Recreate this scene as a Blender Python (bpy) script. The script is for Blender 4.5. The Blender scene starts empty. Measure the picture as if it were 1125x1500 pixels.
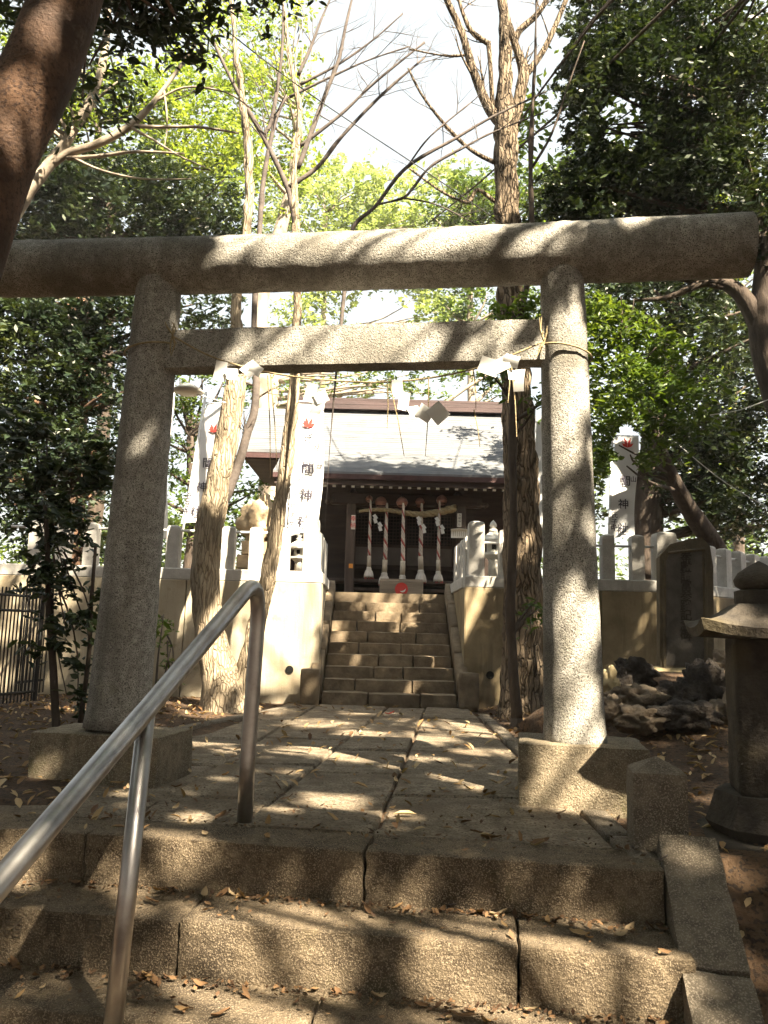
import bpy, bmesh, math, random
import numpy as np
from mathutils import Vector, Matrix, noise

R = math.radians
sc = bpy.context.scene
COL = sc.collection
# ------------------------------------------------------------------ camera
IW, IH, F = 1125.0, 1500.0, 1180.0
CAMZ, PITCH, ROLL = 0.9, R(8.4), 0.0265
_fw = Vector((0, math.cos(PITCH), math.sin(PITCH)))
_up0 = Vector((0, -math.sin(PITCH), math.cos(PITCH)))
_rt0 = Vector((1, 0, 0))
_rt = math.cos(ROLL) * _rt0 + math.sin(ROLL) * _up0
_up = -math.sin(ROLL) * _rt0 + math.cos(ROLL) * _up0
cam = bpy.data.cameras.new('camera')
cam.sensor_fit = 'VERTICAL'
cam.sensor_height = 36.0
cam.sensor_width = 27.0
cam.lens = F / IH * 36.0
cam.clip_start = 0.05
cam.clip_end = 600
co = bpy.data.objects.new('camera', cam)
COL.objects.link(co)
m = Matrix((_rt, _up, -_fw)).transposed().to_4x4()
m.translation = Vector((0, 0, CAMZ))
co.matrix_world = m
sc.camera = co
# ------------------------------------------------------------------ sky, sun, exposure
SUN = Vector((0.52, -0.70, 0.95)).normalized()          # towards the sun
w = bpy.data.worlds.new('World')
sc.world = w
w.use_nodes = True
nt = w.node_tree
nt.nodes.clear()
sky = nt.nodes.new('ShaderNodeTexSky')
sky.sky_type = 'NISHITA'
sky.sun_disc = False
sky.sun_elevation = math.asin(SUN.z)
sky.sun_rotation = math.atan2(SUN.x, SUN.y)
sky.air_density = 1.0
sky.dust_density = 5.0
sky.ozone_density = 0.6
bg = nt.nodes.new('ShaderNodeBackground')
bg.inputs['Strength'].default_value = 0.05
wo = nt.nodes.new('ShaderNodeOutputWorld')
hz = nt.nodes.new('ShaderNodeMix')            # even pale colour mixed over the whole sky to whiten it
hz.data_type = 'RGBA'
hz.inputs[0].default_value = 0.6
nt.links.new(sky.outputs[0], hz.inputs[6])
hz.inputs[7].default_value = (4.0, 4.1, 3.7, 1)
nt.links.new(hz.outputs[2], bg.inputs[0])
nt.links.new(bg.outputs[0], wo.inputs[0])
sl = bpy.data.lights.new('sun', 'SUN')
sl.energy = 5.0
sl.angle = R(0.6)
sl.color = (1.0, 0.855, 0.63)
so = bpy.data.objects.new('sun', sl)
COL.objects.link(so)
so.rotation_euler = SUN.to_track_quat('Z', 'Y').to_euler()
sc.view_settings.view_transform = 'Standard'
sc.view_settings.look = 'None'
sc.view_settings.exposure = 2.85
sc.view_settings.gamma = 1.0
sc.cycles.use_denoising = True
sc.cycles.use_adaptive_sampling = True
sc.cycles.adaptive_threshold = 0.025
sc.cycles.max_bounces = 5
sc.cycles.diffuse_bounces = 3
sc.cycles.transmission_bounces = 4
sc.cycles.caustics_reflective = False
sc.cycles.caustics_refractive = False

# ------------------------------------------------------------------ helpers
rng = random.Random(7)
nrng = np.random.default_rng(11)


def ray(x, y):
    return _fw * F + _rt * (x - IW / 2) + _up * (IH / 2 - y)


def at(x, y, Y):                      # world point seen at pixel x, y on the upright plane at distance Y
    d = ray(x, y)
    return Vector((0, 0, CAMZ)) + d * (Y / d.y)


def G(x, y, z=0.0):                   # world point seen at pixel x, y on the level plane at height z
    d = ray(x, y)
    return Vector((0, 0, CAMZ)) + d * ((z - CAMZ) / d.z)


def px(n, Y):
    return n * Y / F


ORG = {}


def tag(o, label=None, cat=None, group=None, kind=None):
    if label: o['label'] = label
    if cat: o['category'] = cat
    if group: o['group'] = group
    if kind: o['kind'] = kind
    return o


def thing(name, label, cat, loc=(0, 0, 0), group=None, rotz=0):
    o = bpy.data.objects.new(name, None)
    o.empty_display_size = 0.1
    COL.objects.link(o)
    o.location = loc
    o.rotation_euler = (0, 0, rotz)
    ORG[o] = Vector(loc)
    return tag(o, label, cat, group)


class MB:
    def __init__(s):
        s.v, s.f, s.m = [], [], []

    def add(s, vs, fs, mi=0):
        n = len(s.v)
        s.v += [tuple(v) for v in vs]
        s.f += [tuple(i + n for i in f) for f in fs]
        s.m += [mi] * len(fs)
        return s

    def box(s, c, d, rot=0.0, mi=0, tilt=None):
        cx, cy, cz = c
        hx, hy, hz_ = d[0] / 2, d[1] / 2, d[2] / 2
        M_ = Matrix.Rotation(rot, 3, 'Z')
        if tilt is not None: M_ = M_ @ tilt
        vs = []
        for z in (-hz_, hz_):
            for x, y in ((-hx, -hy), (hx, -hy), (hx, hy), (-hx, hy)):
                p = M_ @ Vector((x, y, z))
                vs.append((cx + p.x, cy + p.y, cz + p.z))
        return s.add(vs, [(0, 3, 2, 1), (4, 5, 6, 7), (0, 1, 5, 4), (1, 2, 6, 5), (2, 3, 7, 6), (3, 0, 4, 7)], mi)

    def bbox(s, c, d, rot=0.0, b=0.01, mi=0):           # bevelled box
        hx, hy, hz_ = d[0] / 2, d[1] / 2, d[2] / 2
        b = min(b, hx * .6, hy * .6, hz_ * .6)
        M_ = Matrix.Rotation(rot, 3, 'Z')
        bm = bmesh.new()
        bmesh.ops.create_cube(bm, size=1.0)
        for v in bm.verts: v.co = Vector((v.co.x * d[0], v.co.y * d[1], v.co.z * d[2]))
        bmesh.ops.bevel(bm, geom=bm.edges[:], offset=b, segments=1, affect='EDGES', profile=0.5)
        bm.verts.index_update()
        vs = [M_ @ v.co + Vector(c) for v in bm.verts]
        fs = [[v.index for v in f.verts] for f in bm.faces]
        bm.free()
        return s.add(vs, fs, mi)

    def tube(s, pts, rad, seg=8, mi=0, cap=True, rough=0.0, fr=6.0, zf=.25):
        pts = [Vector(p) for p in pts]
        n = len(pts)
        if not hasattr(rad, '__len__'): rad = [rad] * n
        base = len(s.v)
        up = None
        for i, p in enumerate(pts):
            t = (pts[min(i + 1, n - 1)] - pts[max(i - 1, 0)])
            if t.length < 1e-9: t = Vector((0, 0, 1))
            t.normalize()
            if up is None:
                up = Vector((1, 0, 0)) if abs(t.x) < .8 else Vector((0, 1, 0))
            a = (up - t * up.dot(t))
            if a.length < 1e-6: a = t.orthogonal()
            a.normalize()
            up = a
            b = t.cross(a)
            for k in range(seg):
                an = 2 * math.pi * k / seg
                d = a * math.cos(an) + b * math.sin(an)
                r = rad[i]
                if rough:
                    q = p + d * r
                    q2 = Vector((q.x * fr, q.y * fr, q.z * fr * zf))
                    r += rough * (abs(noise.noise(q2)) * 2 - .5 + .6 * noise.noise(q2 * 2.3))
                s.v.append(tuple(p + d * r))
        for i in range(n - 1):
            for k in range(seg):
                k2 = (k + 1) % seg
                s.f.append((base + i * seg + k, base + i * seg + k2, base + (i + 1) * seg + k2, base + (i + 1) * seg + k))
                s.m.append(mi)
        if cap:
            s.f.append(tuple(base + k for k in reversed(range(seg)))); s.m.append(mi)
            s.f.append(tuple(base + (n - 1) * seg + k for k in range(seg))); s.m.append(mi)
        return s

    def lathe(s, prof, c, seg=16, mi=0, rot=0.0):         # prof [(r, z)], square-ish with seg = 4
        base = len(s.v)
        for r, z in prof:
            for k in range(seg):
                an = 2 * math.pi * k / seg + rot
                s.v.append((c[0] + r * math.cos(an), c[1] + r * math.sin(an), c[2] + z))
        for i in range(len(prof) - 1):
            for k in range(seg):
                k2 = (k + 1) % seg
                s.f.append((base + i * seg + k, base + i * seg + k2, base + (i + 1) * seg + k2, base + (i + 1) * seg + k)); s.m.append(mi)
        s.f.append(tuple(base + k for k in reversed(range(seg)))); s.m.append(mi)
        s.f.append(tuple(base + (len(prof) - 1) * seg + k for k in range(seg))); s.m.append(mi)
        return s

    def prism(s, poly, z0, z1, mi=0):                    # poly counter-clockwise in XY
        n = len(poly)
        vs = [(p[0], p[1], z0) for p in poly] + [(p[0], p[1], z1) for p in poly]
        fs = [tuple(reversed(range(n))), tuple(range(n, 2 * n))]
        fs += [(i, (i + 1) % n, (i + 1) % n + n, i + n) for i in range(n)]
        return s.add(vs, fs, mi)

    def rblock(s, c, d, rot=0.0, res=.04, b=.012, amp=.004, fr=9.0, seed=0, mi=0):   # rounded, rough-hewn block
        h = np.array(d) / 2
        ns = [max(1, int(math.ceil(x / res))) for x in d]
        idx, vs, fs = {}, [], []
        M_ = Matrix.Rotation(rot, 3, 'Z')
        C = Vector(c)
        so_ = Vector((seed * 13.7, seed * 5.1, seed * 7.9))

        def vert(ix, iy, iz):
            k = (ix, iy, iz)
            if k in idx: return idx[k]
            p = np.array([-h[0] + d[0] * ix / ns[0], -h[1] + d[1] * iy / ns[1], -h[2] + d[2] * iz / ns[2]])
            q = np.clip(p, -(h - b), h - b)
            e = p - q
            L = np.linalg.norm(e)
            nrm = e / L if L > 1e-9 else e
            p = q + nrm * min(L, b) if L > 1e-9 else p
            P = Vector(p)
            N = Vector(nrm)
            dis = amp * (noise.noise(P * fr + so_) + .6 * noise.noise(P * fr * 2.7 + so_))
            edge = sum(abs(p[i]) > h[i] - b * 1.6 for i in range(3))
            if edge >= 2: dis -= amp * 1.5 * abs(noise.noise(P * fr * .7 + so_ * 2))
            P = P + N * dis
            vs.append(M_ @ P + C)
            idx[k] = len(vs) - 1
            return idx[k]
        for ax in range(3):
            a, bx = (ax + 1) % 3, (ax + 2) % 3
            for side in (0, ns[ax]):
                for i in range(ns[a]):
                    for j in range(ns[bx]):
                        q = []
                        for di, dj in ((0, 0), (1, 0), (1, 1), (0, 1)):
                            k = [0, 0, 0]
                            k[ax] = side; k[a] = i + di; k[bx] = j + dj
                            q.append(vert(*k))
                        fs.append(tuple(q) if side else tuple(reversed(q)))
        return s.add(vs, fs, mi)

    def build(s, name, mats, parent=None, smooth=False, kind=None):
        me = bpy.data.meshes.new(name)
        if parent is not None:
            o_ = ORG[parent]
            vs = [(v[0] - o_[0], v[1] - o_[1], v[2] - o_[2]) for v in s.v]
        else:
            vs = s.v
        me.from_pydata(vs, [], s.f)
        if not isinstance(mats, (list, tuple)): mats = [mats]
        for mm in mats: me.materials.append(MAT[mm] if isinstance(mm, str) else mm)
        if len(mats) > 1: me.polygons.foreach_set('material_index', s.m)
        if smooth: me.polygons.foreach_set('use_smooth', [True] * len(me.polygons))
        me.update()
        if smooth == 'auto': me.set_sharp_from_angle(angle=R(32))
        o = bpy.data.objects.new(name, me)
        COL.objects.link(o)
        if parent is not None:
            o.parent = parent
            ORG[o] = ORG[parent]
        else:
            ORG[o] = Vector((0, 0, 0))
        if kind: o['kind'] = kind
        return o


def smooth_path(pts, n=6):                # Catmull-Rom through (x, y, z, r)
    P = [np.array(p, float) for p in pts]
    P = [2 * P[0] - P[1]] + P + [2 * P[-1] - P[-2]]
    out = []
    for i in range(1, len(P) - 2):
        for k in range(n):
            t = k / n
            a, b, c, d = P[i - 1], P[i], P[i + 1], P[i + 2]
            out.append(.5 * ((2 * b) + (-a + c) * t + (2 * a - 5 * b + 4 * c - d) * t * t + (-a + 3 * b - 3 * c + d) * t ** 3))
    out.append(P[-2])
    return [Vector(q[:3]) for q in out], [max(.002, q[3]) for q in out]


# ------------------------------------------------------------------ materials
MAT = {}


def M(name, c1, c2, scale=5.0, rough=.85, bump=.25, bscale=30.0, speck=None, spscale=160.0, metal=0.0,
      stretch=(1, 1, 1), c3=None, c3scale=1.3, bdist=.02, detail=6.0, spec=.3, c3at=.5, stain=None, ststretch=(3, 3, .35), stat=.5, moss=None, mossat=.56):
    mt = bpy.data.materials.new(name)
    mt.use_nodes = True
    N, L = mt.node_tree.nodes, mt.node_tree.links
    N.clear()
    out = N.new('ShaderNodeOutputMaterial')
    pb = N.new('ShaderNodeBsdfPrincipled')
    L.new(pb.outputs[0], out.inputs[0])
    geo = N.new('ShaderNodeNewGeometry')
    mp = N.new('ShaderNodeMapping')
    mp.inputs['Scale'].default_value = stretch
    L.new(geo.outputs['Position'], mp.inputs['Vector'])
    n1 = N.new('ShaderNodeTexNoise')
    n1.inputs['Scale'].default_value = scale
    n1.inputs['Detail'].default_value = detail
    n1.inputs['Roughness'].default_value = .62
    L.new(mp.outputs[0], n1.inputs['Vector'])
    rp = N.new('ShaderNodeValToRGB')
    rp.color_ramp.elements[0].position = .36
    rp.color_ramp.elements[1].position = .64
    rp.color_ramp.elements[0].color = (*c1, 1)
    rp.color_ramp.elements[1].color = (*c2, 1)
    L.new(n1.outputs['Fac'], rp.inputs[0])
    colout = rp.outputs[0]

    def mix(a, b, fac):
        mx = N.new('ShaderNodeMix')
        mx.data_type = 'RGBA'
        L.new(fac, mx.inputs[0])
        L.new(a, mx.inputs[6])
        mx.inputs[7].default_value = (*b, 1)
        return mx.outputs[2]
    if c3:
        n3 = N.new('ShaderNodeTexNoise')
        n3.inputs['Scale'].default_value = c3scale
        n3.inputs['Detail'].default_value = 5
        L.new(geo.outputs['Position'], n3.inputs['Vector'])
        r3 = N.new('ShaderNodeMapRange')
        r3.inputs[1].default_value = c3at; r3.inputs[2].default_value = c3at + .17
        L.new(n3.outputs['Fac'], r3.inputs[0])
        colout = mix(colout, c3, r3.outputs[0])
    if stain:
        m4 = N.new('ShaderNodeMapping')
        m4.inputs['Scale'].default_value = ststretch
        L.new(geo.outputs['Position'], m4.inputs['Vector'])
        n4 = N.new('ShaderNodeTexNoise')
        n4.inputs['Scale'].default_value = 1.6
        n4.inputs['Detail'].default_value = 7
        n4.inputs['Roughness'].default_value = .68
        L.new(m4.outputs[0], n4.inputs['Vector'])
        r5 = N.new('ShaderNodeMapRange')
        r5.inputs[1].default_value = stat; r5.inputs[2].default_value = stat + .2; r5.inputs[4].default_value = .75
        L.new(n4.outputs['Fac'], r5.inputs[0])
        colout = mix(colout, stain, r5.outputs[0])
    if moss:
        n5 = N.new('ShaderNodeTexNoise')
        n5.inputs['Scale'].default_value = 4.3
        n5.inputs['Detail'].default_value = 8
        n5.inputs['Roughness'].default_value = .7
        L.new(geo.outputs['Position'], n5.inputs['Vector'])
        r6 = N.new('ShaderNodeMapRange')
        r6.inputs[1].default_value = mossat; r6.inputs[2].default_value = mossat + .1; r6.inputs[4].default_value = .6
        L.new(n5.outputs['Fac'], r6.inputs[0])
        colout = mix(colout, moss, r6.outputs[0])
    if speck:
        vv = N.new('ShaderNodeTexNoise')
        vv.inputs['Scale'].default_value = spscale
        vv.inputs['Detail'].default_value = 2
        L.new(geo.outputs['Position'], vv.inputs['Vector'])
        r4 = N.new('ShaderNodeMapRange')
        r4.inputs[1].default_value = .53; r4.inputs[2].default_value = .61
        L.new(vv.outputs['Fac'], r4.inputs[0])
        colout = mix(colout, speck, r4.outputs[0])
    L.new(colout, pb.inputs['Base Color'])
    pb.inputs['Roughness'].default_value = rough
    pb.inputs['Metallic'].default_value = metal
    pb.inputs['Specular IOR Level'].default_value = spec
    if bump:
        n2 = N.new('ShaderNodeTexNoise')
        n2.inputs['Scale'].default_value = bscale
        n2.inputs['Detail'].default_value = 5
        n2.inputs['Roughness'].default_value = .65
        L.new(mp.outputs[0], n2.inputs['Vector'])
        bp = N.new('ShaderNodeBump')
        bp.inputs['Strength'].default_value = bump
        bp.inputs['Distance'].default_value = bdist
        L.new(n2.outputs['Fac'], bp.inputs['Height'])
        L.new(bp.outputs[0], pb.inputs['Normal'])
    MAT[name] = mt
    return mt


def BARK(name, crack, mid, high, scale=10.0, stretch=.16, bump=1.0, bdist=.05, warp=.25):
    mt = bpy.data.materials.new(name)
    mt.use_nodes = True
    N, L = mt.node_tree.nodes, mt.node_tree.links
    N.clear()
    out = N.new('ShaderNodeOutputMaterial')
    pb = N.new('ShaderNodeBsdfPrincipled')
    pb.inputs['Roughness'].default_value = .93
    pb.inputs['Specular IOR Level'].default_value = .2
    L.new(pb.outputs[0], out.inputs[0])
    geo = N.new('ShaderNodeNewGeometry')
    wn = N.new('ShaderNodeTexNoise'); wn.inputs['Scale'].default_value = 3.5; wn.inputs['Detail'].default_value = 3
    L.new(geo.outputs['Position'], wn.inputs['Vector'])
    va = N.new('ShaderNodeVectorMath'); va.operation = 'MULTIPLY_ADD'
    L.new(wn.outputs['Color'], va.inputs[0]); va.inputs[1].default_value = (warp, warp, warp); L.new(geo.outputs['Position'], va.inputs[2])
    mp = N.new('ShaderNodeMapping'); mp.inputs['Scale'].default_value = (1, 1, stretch)
    L.new(va.outputs[0], mp.inputs['Vector'])
    vo = N.new('ShaderNodeTexVoronoi'); vo.feature = 'DISTANCE_TO_EDGE'; vo.inputs['Scale'].default_value = scale
    L.new(mp.outputs[0], vo.inputs['Vector'])
    rm = N.new('ShaderNodeMapRange'); rm.inputs[1].default_value = .0; rm.inputs[2].default_value = .16
    L.new(vo.outputs['Distance'], rm.inputs[0])
    n2 = N.new('ShaderNodeTexNoise'); n2.inputs['Scale'].default_value = scale * 2.5; n2.inputs['Detail'].default_value = 6; n2.inputs['Roughness'].default_value = .7
    mp2 = N.new('ShaderNodeMapping'); mp2.inputs['Scale'].default_value = (1, 1, .45)
    L.new(geo.outputs['Position'], mp2.inputs['Vector']); L.new(mp2.outputs[0], n2.inputs['Vector'])
    h = N.new('ShaderNodeMath'); h.operation = 'MULTIPLY_ADD'
    L.new(n2.outputs['Fac'], h.inputs[0]); h.inputs[1].default_value = .7; L.new(rm.outputs[0], h.inputs[2])
    rp = N.new('ShaderNodeValToRGB')
    cr = rp.color_ramp
    cr.elements[0].position = .28; cr.elements[0].color = (*crack, 1)
    cr.elements[1].position = .98; cr.elements[1].color = (*high, 1)
    e = cr.elements.new(.62); e.color = (*mid, 1)
    hs = N.new('ShaderNodeMath'); hs.operation = 'MULTIPLY'; hs.inputs[1].default_value = .72
    L.new(h.outputs[0], hs.inputs[0]); L.new(hs.outputs[0], rp.inputs[0])
    n3 = N.new('ShaderNodeTexNoise'); n3.inputs['Scale'].default_value = 2.2; n3.inputs['Detail'].default_value = 5
    L.new(geo.outputs['Position'], n3.inputs['Vector'])
    mr = N.new('ShaderNodeMapRange'); mr.inputs[1].default_value = .35; mr.inputs[2].default_value = .7; mr.inputs[3].default_value = 1.15; mr.inputs[4].default_value = .6
    L.new(n3.outputs['Fac'], mr.inputs[0])
    mu = N.new('ShaderNodeVectorMath'); mu.operation = 'SCALE'
    L.new(rp.outputs[0], mu.inputs[0]); L.new(mr.outputs[0], mu.inputs['Scale'])
    L.new(mu.outputs[0], pb.inputs['Base Color'])
    bp = N.new('ShaderNodeBump'); bp.inputs['Strength'].default_value = bump; bp.inputs['Distance'].default_value = bdist
    L.new(h.outputs[0], bp.inputs['Height']); L.new(bp.outputs[0], pb.inputs['Normal'])
    MAT[name] = mt


def LM(name, cols, trans=.35, rough=.45, hue_noise=.5, tint=(1.6, 1.5, .5)):      # leaf material: colour varies per leaf and by clump
    mt = bpy.data.materials.new(name)
    mt.use_nodes = True
    N, L = mt.node_tree.nodes, mt.node_tree.links
    N.clear()
    out = N.new('ShaderNodeOutputMaterial')
    geo = N.new('ShaderNodeNewGeometry')
    rp = N.new('ShaderNodeValToRGB')
    cr = rp.color_ramp
    cr.elements[0].color = (*cols[0], 1)
    cr.elements[-1].color = (*cols[-1], 1)
    for i, c in enumerate(cols[1:-1], 1):
        e = cr.elements.new(i / (len(cols) - 1)); e.color = (*c, 1)
    n1 = N.new('ShaderNodeTexNoise')
    n1.inputs['Scale'].default_value = .8
    n1.inputs['Detail'].default_value = 3
    L.new(geo.outputs['Position'], n1.inputs['Vector'])
    mx = N.new('ShaderNodeMath'); mx.operation = 'MULTIPLY_ADD'
    L.new(n1.outputs['Fac'], mx.inputs[0]); mx.inputs[1].default_value = 1.2
    sb = N.new('ShaderNodeMath'); sb.operation = 'MULTIPLY_ADD'
    L.new(geo.outputs['Random Per Island'], sb.inputs[0]); sb.inputs[1].default_value = hue_noise
    sb.inputs[2].default_value = -.1 - hue_noise / 2
    L.new(sb.outputs[0], mx.inputs[2])
    L.new(mx.outputs[0], rp.inputs[0])
    pb = N.new('ShaderNodeBsdfPrincipled')
    pb.inputs['Roughness'].default_value = rough
    pb.inputs['Specular IOR Level'].default_value = .35
    L.new(rp.outputs[0], pb.inputs['Base Color'])
    tr = N.new('ShaderNodeBsdfTranslucent')
    gm = N.new('ShaderNodeMix'); gm.data_type = 'RGBA'; gm.blend_type = 'MULTIPLY'
    gm.inputs[0].default_value = 1
    L.new(rp.outputs[0], gm.inputs[6]); gm.inputs[7].default_value = (*tint, 1)
    L.new(gm.outputs[2], tr.inputs[0])
    ms = N.new('ShaderNodeMixShader')
    ms.inputs[0].default_value = trans
    L.new(pb.outputs[0], ms.inputs[1]); L.new(tr.outputs[0], ms.inputs[2])
    L.new(ms.outputs[0], out.inputs[0])
    MAT[name] = mt
    return mt


M('soil', (.055, .034, .021), (.10, .061, .035), scale=5, rough=.95, bump=1.0, bscale=30, bdist=.04, c3=(.135, .085, .047), c3scale=1.1, c3at=.52, speck=(.035, .024, .017), spscale=40)
M('terrace_soil', (.13, .10, .07), (.2, .16, .11), scale=3, rough=.95, bump=.4, bscale=20)
M('torii_stone', (.28, .268, .245), (.47, .455, .42), scale=24, rough=.9, bump=.8, bscale=85, bdist=.016, speck=(.10, .094, .085), spscale=150, c3=(.17, .158, .135), c3scale=1.7, c3at=.52, stain=(.135, .126, .11), stat=.475, moss=(.28, .268, .215), mossat=.57)
M('step_stone', (.075, .055, .036), (.175, .135, .088), scale=20, rough=.9, bump=1.0, bscale=85, bdist=.018, speck=(.25, .2, .14), spscale=170, c3=(.06, .045, .03), c3scale=2.6, c3at=.5, stain=(.045, .034, .024), ststretch=(1.5, 1.5, .8), stat=.52, moss=(.075, .07, .03), mossat=.6)
M('paving_stone', (.15, .118, .083), (.285, .24, .178), scale=9, rough=.92, bump=1.0, bscale=38, bdist=.03, speck=(.10, .08, .058), spscale=70, c3=(.155, .118, .08), c3scale=1.8, c3at=.5, stain=(.09, .068, .046), ststretch=(1.6, 1.6, 1), stat=.54, moss=(.11, .10, .055), mossat=.62)
M('base_stone', (.13, .105, .072), (.25, .205, .145), scale=18, rough=.9, bump=.9, bscale=80, bdist=.018, speck=(.3, .26, .19), spscale=150, c3=(.10, .08, .055), c3scale=2.2, c3at=.5, stain=(.07, .056, .038), stat=.52, moss=(.12, .11, .05), mossat=.58)
M('kerb_stone', (.105, .087, .066), (.19, .16, .122), scale=16, rough=.9, bump=.8, bscale=75, speck=(.26, .225, .18), spscale=150, c3=(.09, .075, .055), c3scale=3)
M('stair_stone', (.13, .10, .068), (.26, .205, .14), scale=5, rough=.92, bump=.5, bscale=30, c3=(.11, .085, .06), c3scale=1.4, c3at=.52)
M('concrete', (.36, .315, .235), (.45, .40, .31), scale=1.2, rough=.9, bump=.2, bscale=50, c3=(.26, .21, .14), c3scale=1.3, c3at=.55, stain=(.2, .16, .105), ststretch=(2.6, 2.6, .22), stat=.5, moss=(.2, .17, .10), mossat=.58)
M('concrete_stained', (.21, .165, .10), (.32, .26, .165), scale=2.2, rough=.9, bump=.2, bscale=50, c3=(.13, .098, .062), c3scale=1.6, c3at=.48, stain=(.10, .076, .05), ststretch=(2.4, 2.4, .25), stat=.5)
M('fence_granite', (.40, .39, .37), (.52, .51, .49), scale=9, rough=.8, bump=.2, bscale=110, speck=(.30, .29, .28), spscale=220, stain=(.24, .225, .2), stat=.55)
M('white_granite', (.5, .49, .45), (.62, .6, .56), scale=9, rough=.8, bump=.12, bscale=100)
M('stele_stone', (.065, .06, .055), (.11, .10, .09), scale=6, rough=.85, bump=.3, bscale=50)
M('stele_rim', (.08, .068, .05), (.135, .11, .072), scale=5, rough=.9, bump=.5, bscale=35)
M('carving', (.035, .03, .026), (.05, .045, .038), rough=.95, bump=0)
M('faint_carving', (.05, .038, .026), (.08, .062, .042), scale=60, rough=.95, bump=.5)
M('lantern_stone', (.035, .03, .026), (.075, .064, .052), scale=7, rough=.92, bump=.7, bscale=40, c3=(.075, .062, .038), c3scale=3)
M('lava_rock', (.028, .024, .022), (.075, .062, .052), scale=9, rough=.97, bump=1.0, bscale=28, bdist=.05)
M('brown_rock', (.10, .08, .06), (.19, .15, .11), scale=6, rough=.95, bump=.8, bscale=24, bdist=.04)
M('base_rock', (.28, .225, .13), (.40, .33, .2), scale=4, rough=.92, bump=.4, bscale=24)
M('steel', (.36, .345, .345), (.44, .43, .425), scale=12, rough=.36, bump=.03, bscale=150, metal=1.0, c3=(.30, .28, .27), c3scale=9)
M('iron', (.012, .012, .013), (.025, .024, .023), rough=.6, bump=.1, bscale=80)
M('dark_wood', (.030, .020, .017), (.060, .040, .034), scale=4, rough=.75, bump=.2, bscale=40, stretch=(.4, 1, 3))
M('post_wood', (.055, .040, .034), (.095, .072, .06), scale=6, rough=.8, bump=.2, bscale=40, stretch=(2, 2, .3))
M('red_wood', (.040, .020, .020), (.068, .034, .034), scale=4, rough=.7, bump=.15, bscale=30)
M('ridge_copper', (.040, .027, .028), (.07, .046, .047), scale=5, rough=.6, bump=.1, stretch=(.3, 2, 4))
M('roof_shingle', (.085, .092, .105), (.155, .163, .175), scale=3.2, rough=.75, bump=.35, bscale=30, stretch=(.35, 2, 3), c3=(.10, .112, .13), c3scale=1.6, c3at=.5, stain=(.09, .095, .10), ststretch=(3, .5, .5), stat=.52)
M('panel_grey', (.13, .115, .11), (.17, .15, .145), rough=.8, bump=0)
M('white_paint', (.72, .70, .64), (.8, .78, .73), rough=.6, bump=0)
M('box_wood', (.20, .16, .12), (.30, .245, .19), scale=5, rough=.8, bump=.2, stretch=(.4, 1, 3))
M('bell_copper', (.26, .13, .10), (.36, .19, .15), rough=.5, bump=.05, metal=.3)
M('straw', (.26, .2, .11), (.40, .33, .2), scale=30, rough=.9, bump=.5, bscale=90)
M('cord_white', (.47, .42, .38), (.55, .5, .45), rough=.9, bump=.2, bscale=120)
M('cord_red', (.27, .06, .055), (.34, .085, .075), rough=.85, bump=.2, bscale=120)
M('sleeve', (.38, .33, .27), (.46, .41, .34), rough=.9, bump=.2)
M('tassel', (.55, .52, .48), (.64, .61, .57), rough=.95, bump=.6, bscale=60, stretch=(4, 4, .5))
M('paper', (.74, .74, .72), (.8, .8, .78), rough=.8, bump=.05)
M('banner_cloth', (.70, .71, .74), (.77, .78, .80), scale=3, rough=.85, bump=.1, bscale=10)
M('ink', (.03, .028, .045), (.045, .04, .06), rough=.8, bump=0)
M('red_ink', (.55, .045, .035), (.62, .06, .05), rough=.8, bump=0)
M('orange_ink', (.7, .28, .05), (.75, .32, .06), rough=.8, bump=0)
M('pole_white', (.55, .56, .57), (.62, .63, .64), rough=.5, bump=0)
BARK('bark_pale', (.21, .165, .115), (.30, .245, .175), (.40, .33, .24), scale=30, stretch=.085, bdist=.018, warp=.10, bump=.8)
BARK('bark_ridged', (.075, .056, .04), (.15, .115, .08), (.245, .19, .135), scale=24, stretch=.075, bdist=.035, warp=.14)
M('bark_smooth', (.24, .20, .16), (.36, .31, .25), scale=6, rough=.85, bump=.35, bscale=30, stretch=(1, 1, .6), c3=(.15, .12, .095), c3scale=2.5)
M('bark_warm', (.095, .055, .036), (.185, .108, .066), scale=4.5, rough=.85, bump=.8, bscale=40, c3=(.055, .035, .026), c3scale=2.4, c3at=.46, stain=(.07, .045, .032), ststretch=(2, 2, 1), stat=.5, speck=(.06, .036, .026), spscale=55, moss=(.17, .135, .10), mossat=.6)
M('bark_dark', (.045, .034, .028), (.085, .066, .052), scale=9, rough=.92, bump=.8, bscale=24, stretch=(1.5, 1.5, .4))
M('twig', (.065, .054, .05), (.12, .10, .09), scale=10, rough=.9, bump=.4)
M('rubber', (.012, .012, .013), (.02, .02, .02), rough=.6, bump=0)
M('tan_stone', (.30, .23, .15), (.42, .33, .22), scale=5, rough=.9, bump=.5, bscale=22)
M('hole_shade', (.006, .006, .006), (.01, .01, .01), rough=.95, bump=0)  # near-black that paints the shade inside openings and gaps
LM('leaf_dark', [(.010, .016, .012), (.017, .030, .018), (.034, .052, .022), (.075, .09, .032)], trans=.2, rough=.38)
LM('leaf_mid', [(.025, .05, .015), (.05, .09, .022), (.09, .14, .03), (.14, .19, .045)], trans=.38)
LM('leaf_bright', [(.05, .085, .02), (.11, .16, .035), (.19, .24, .055), (.29, .31, .085)], trans=.52, tint=(1.5, 1.5, .55))
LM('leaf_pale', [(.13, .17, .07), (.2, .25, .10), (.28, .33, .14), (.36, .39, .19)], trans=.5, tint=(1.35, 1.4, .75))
LM('leaf_dry', [(.10, .05, .022), (.2, .115, .05), (.32, .21, .10), (.40, .30, .17)], trans=.1, rough=.7, hue_noise=1.2)
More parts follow.
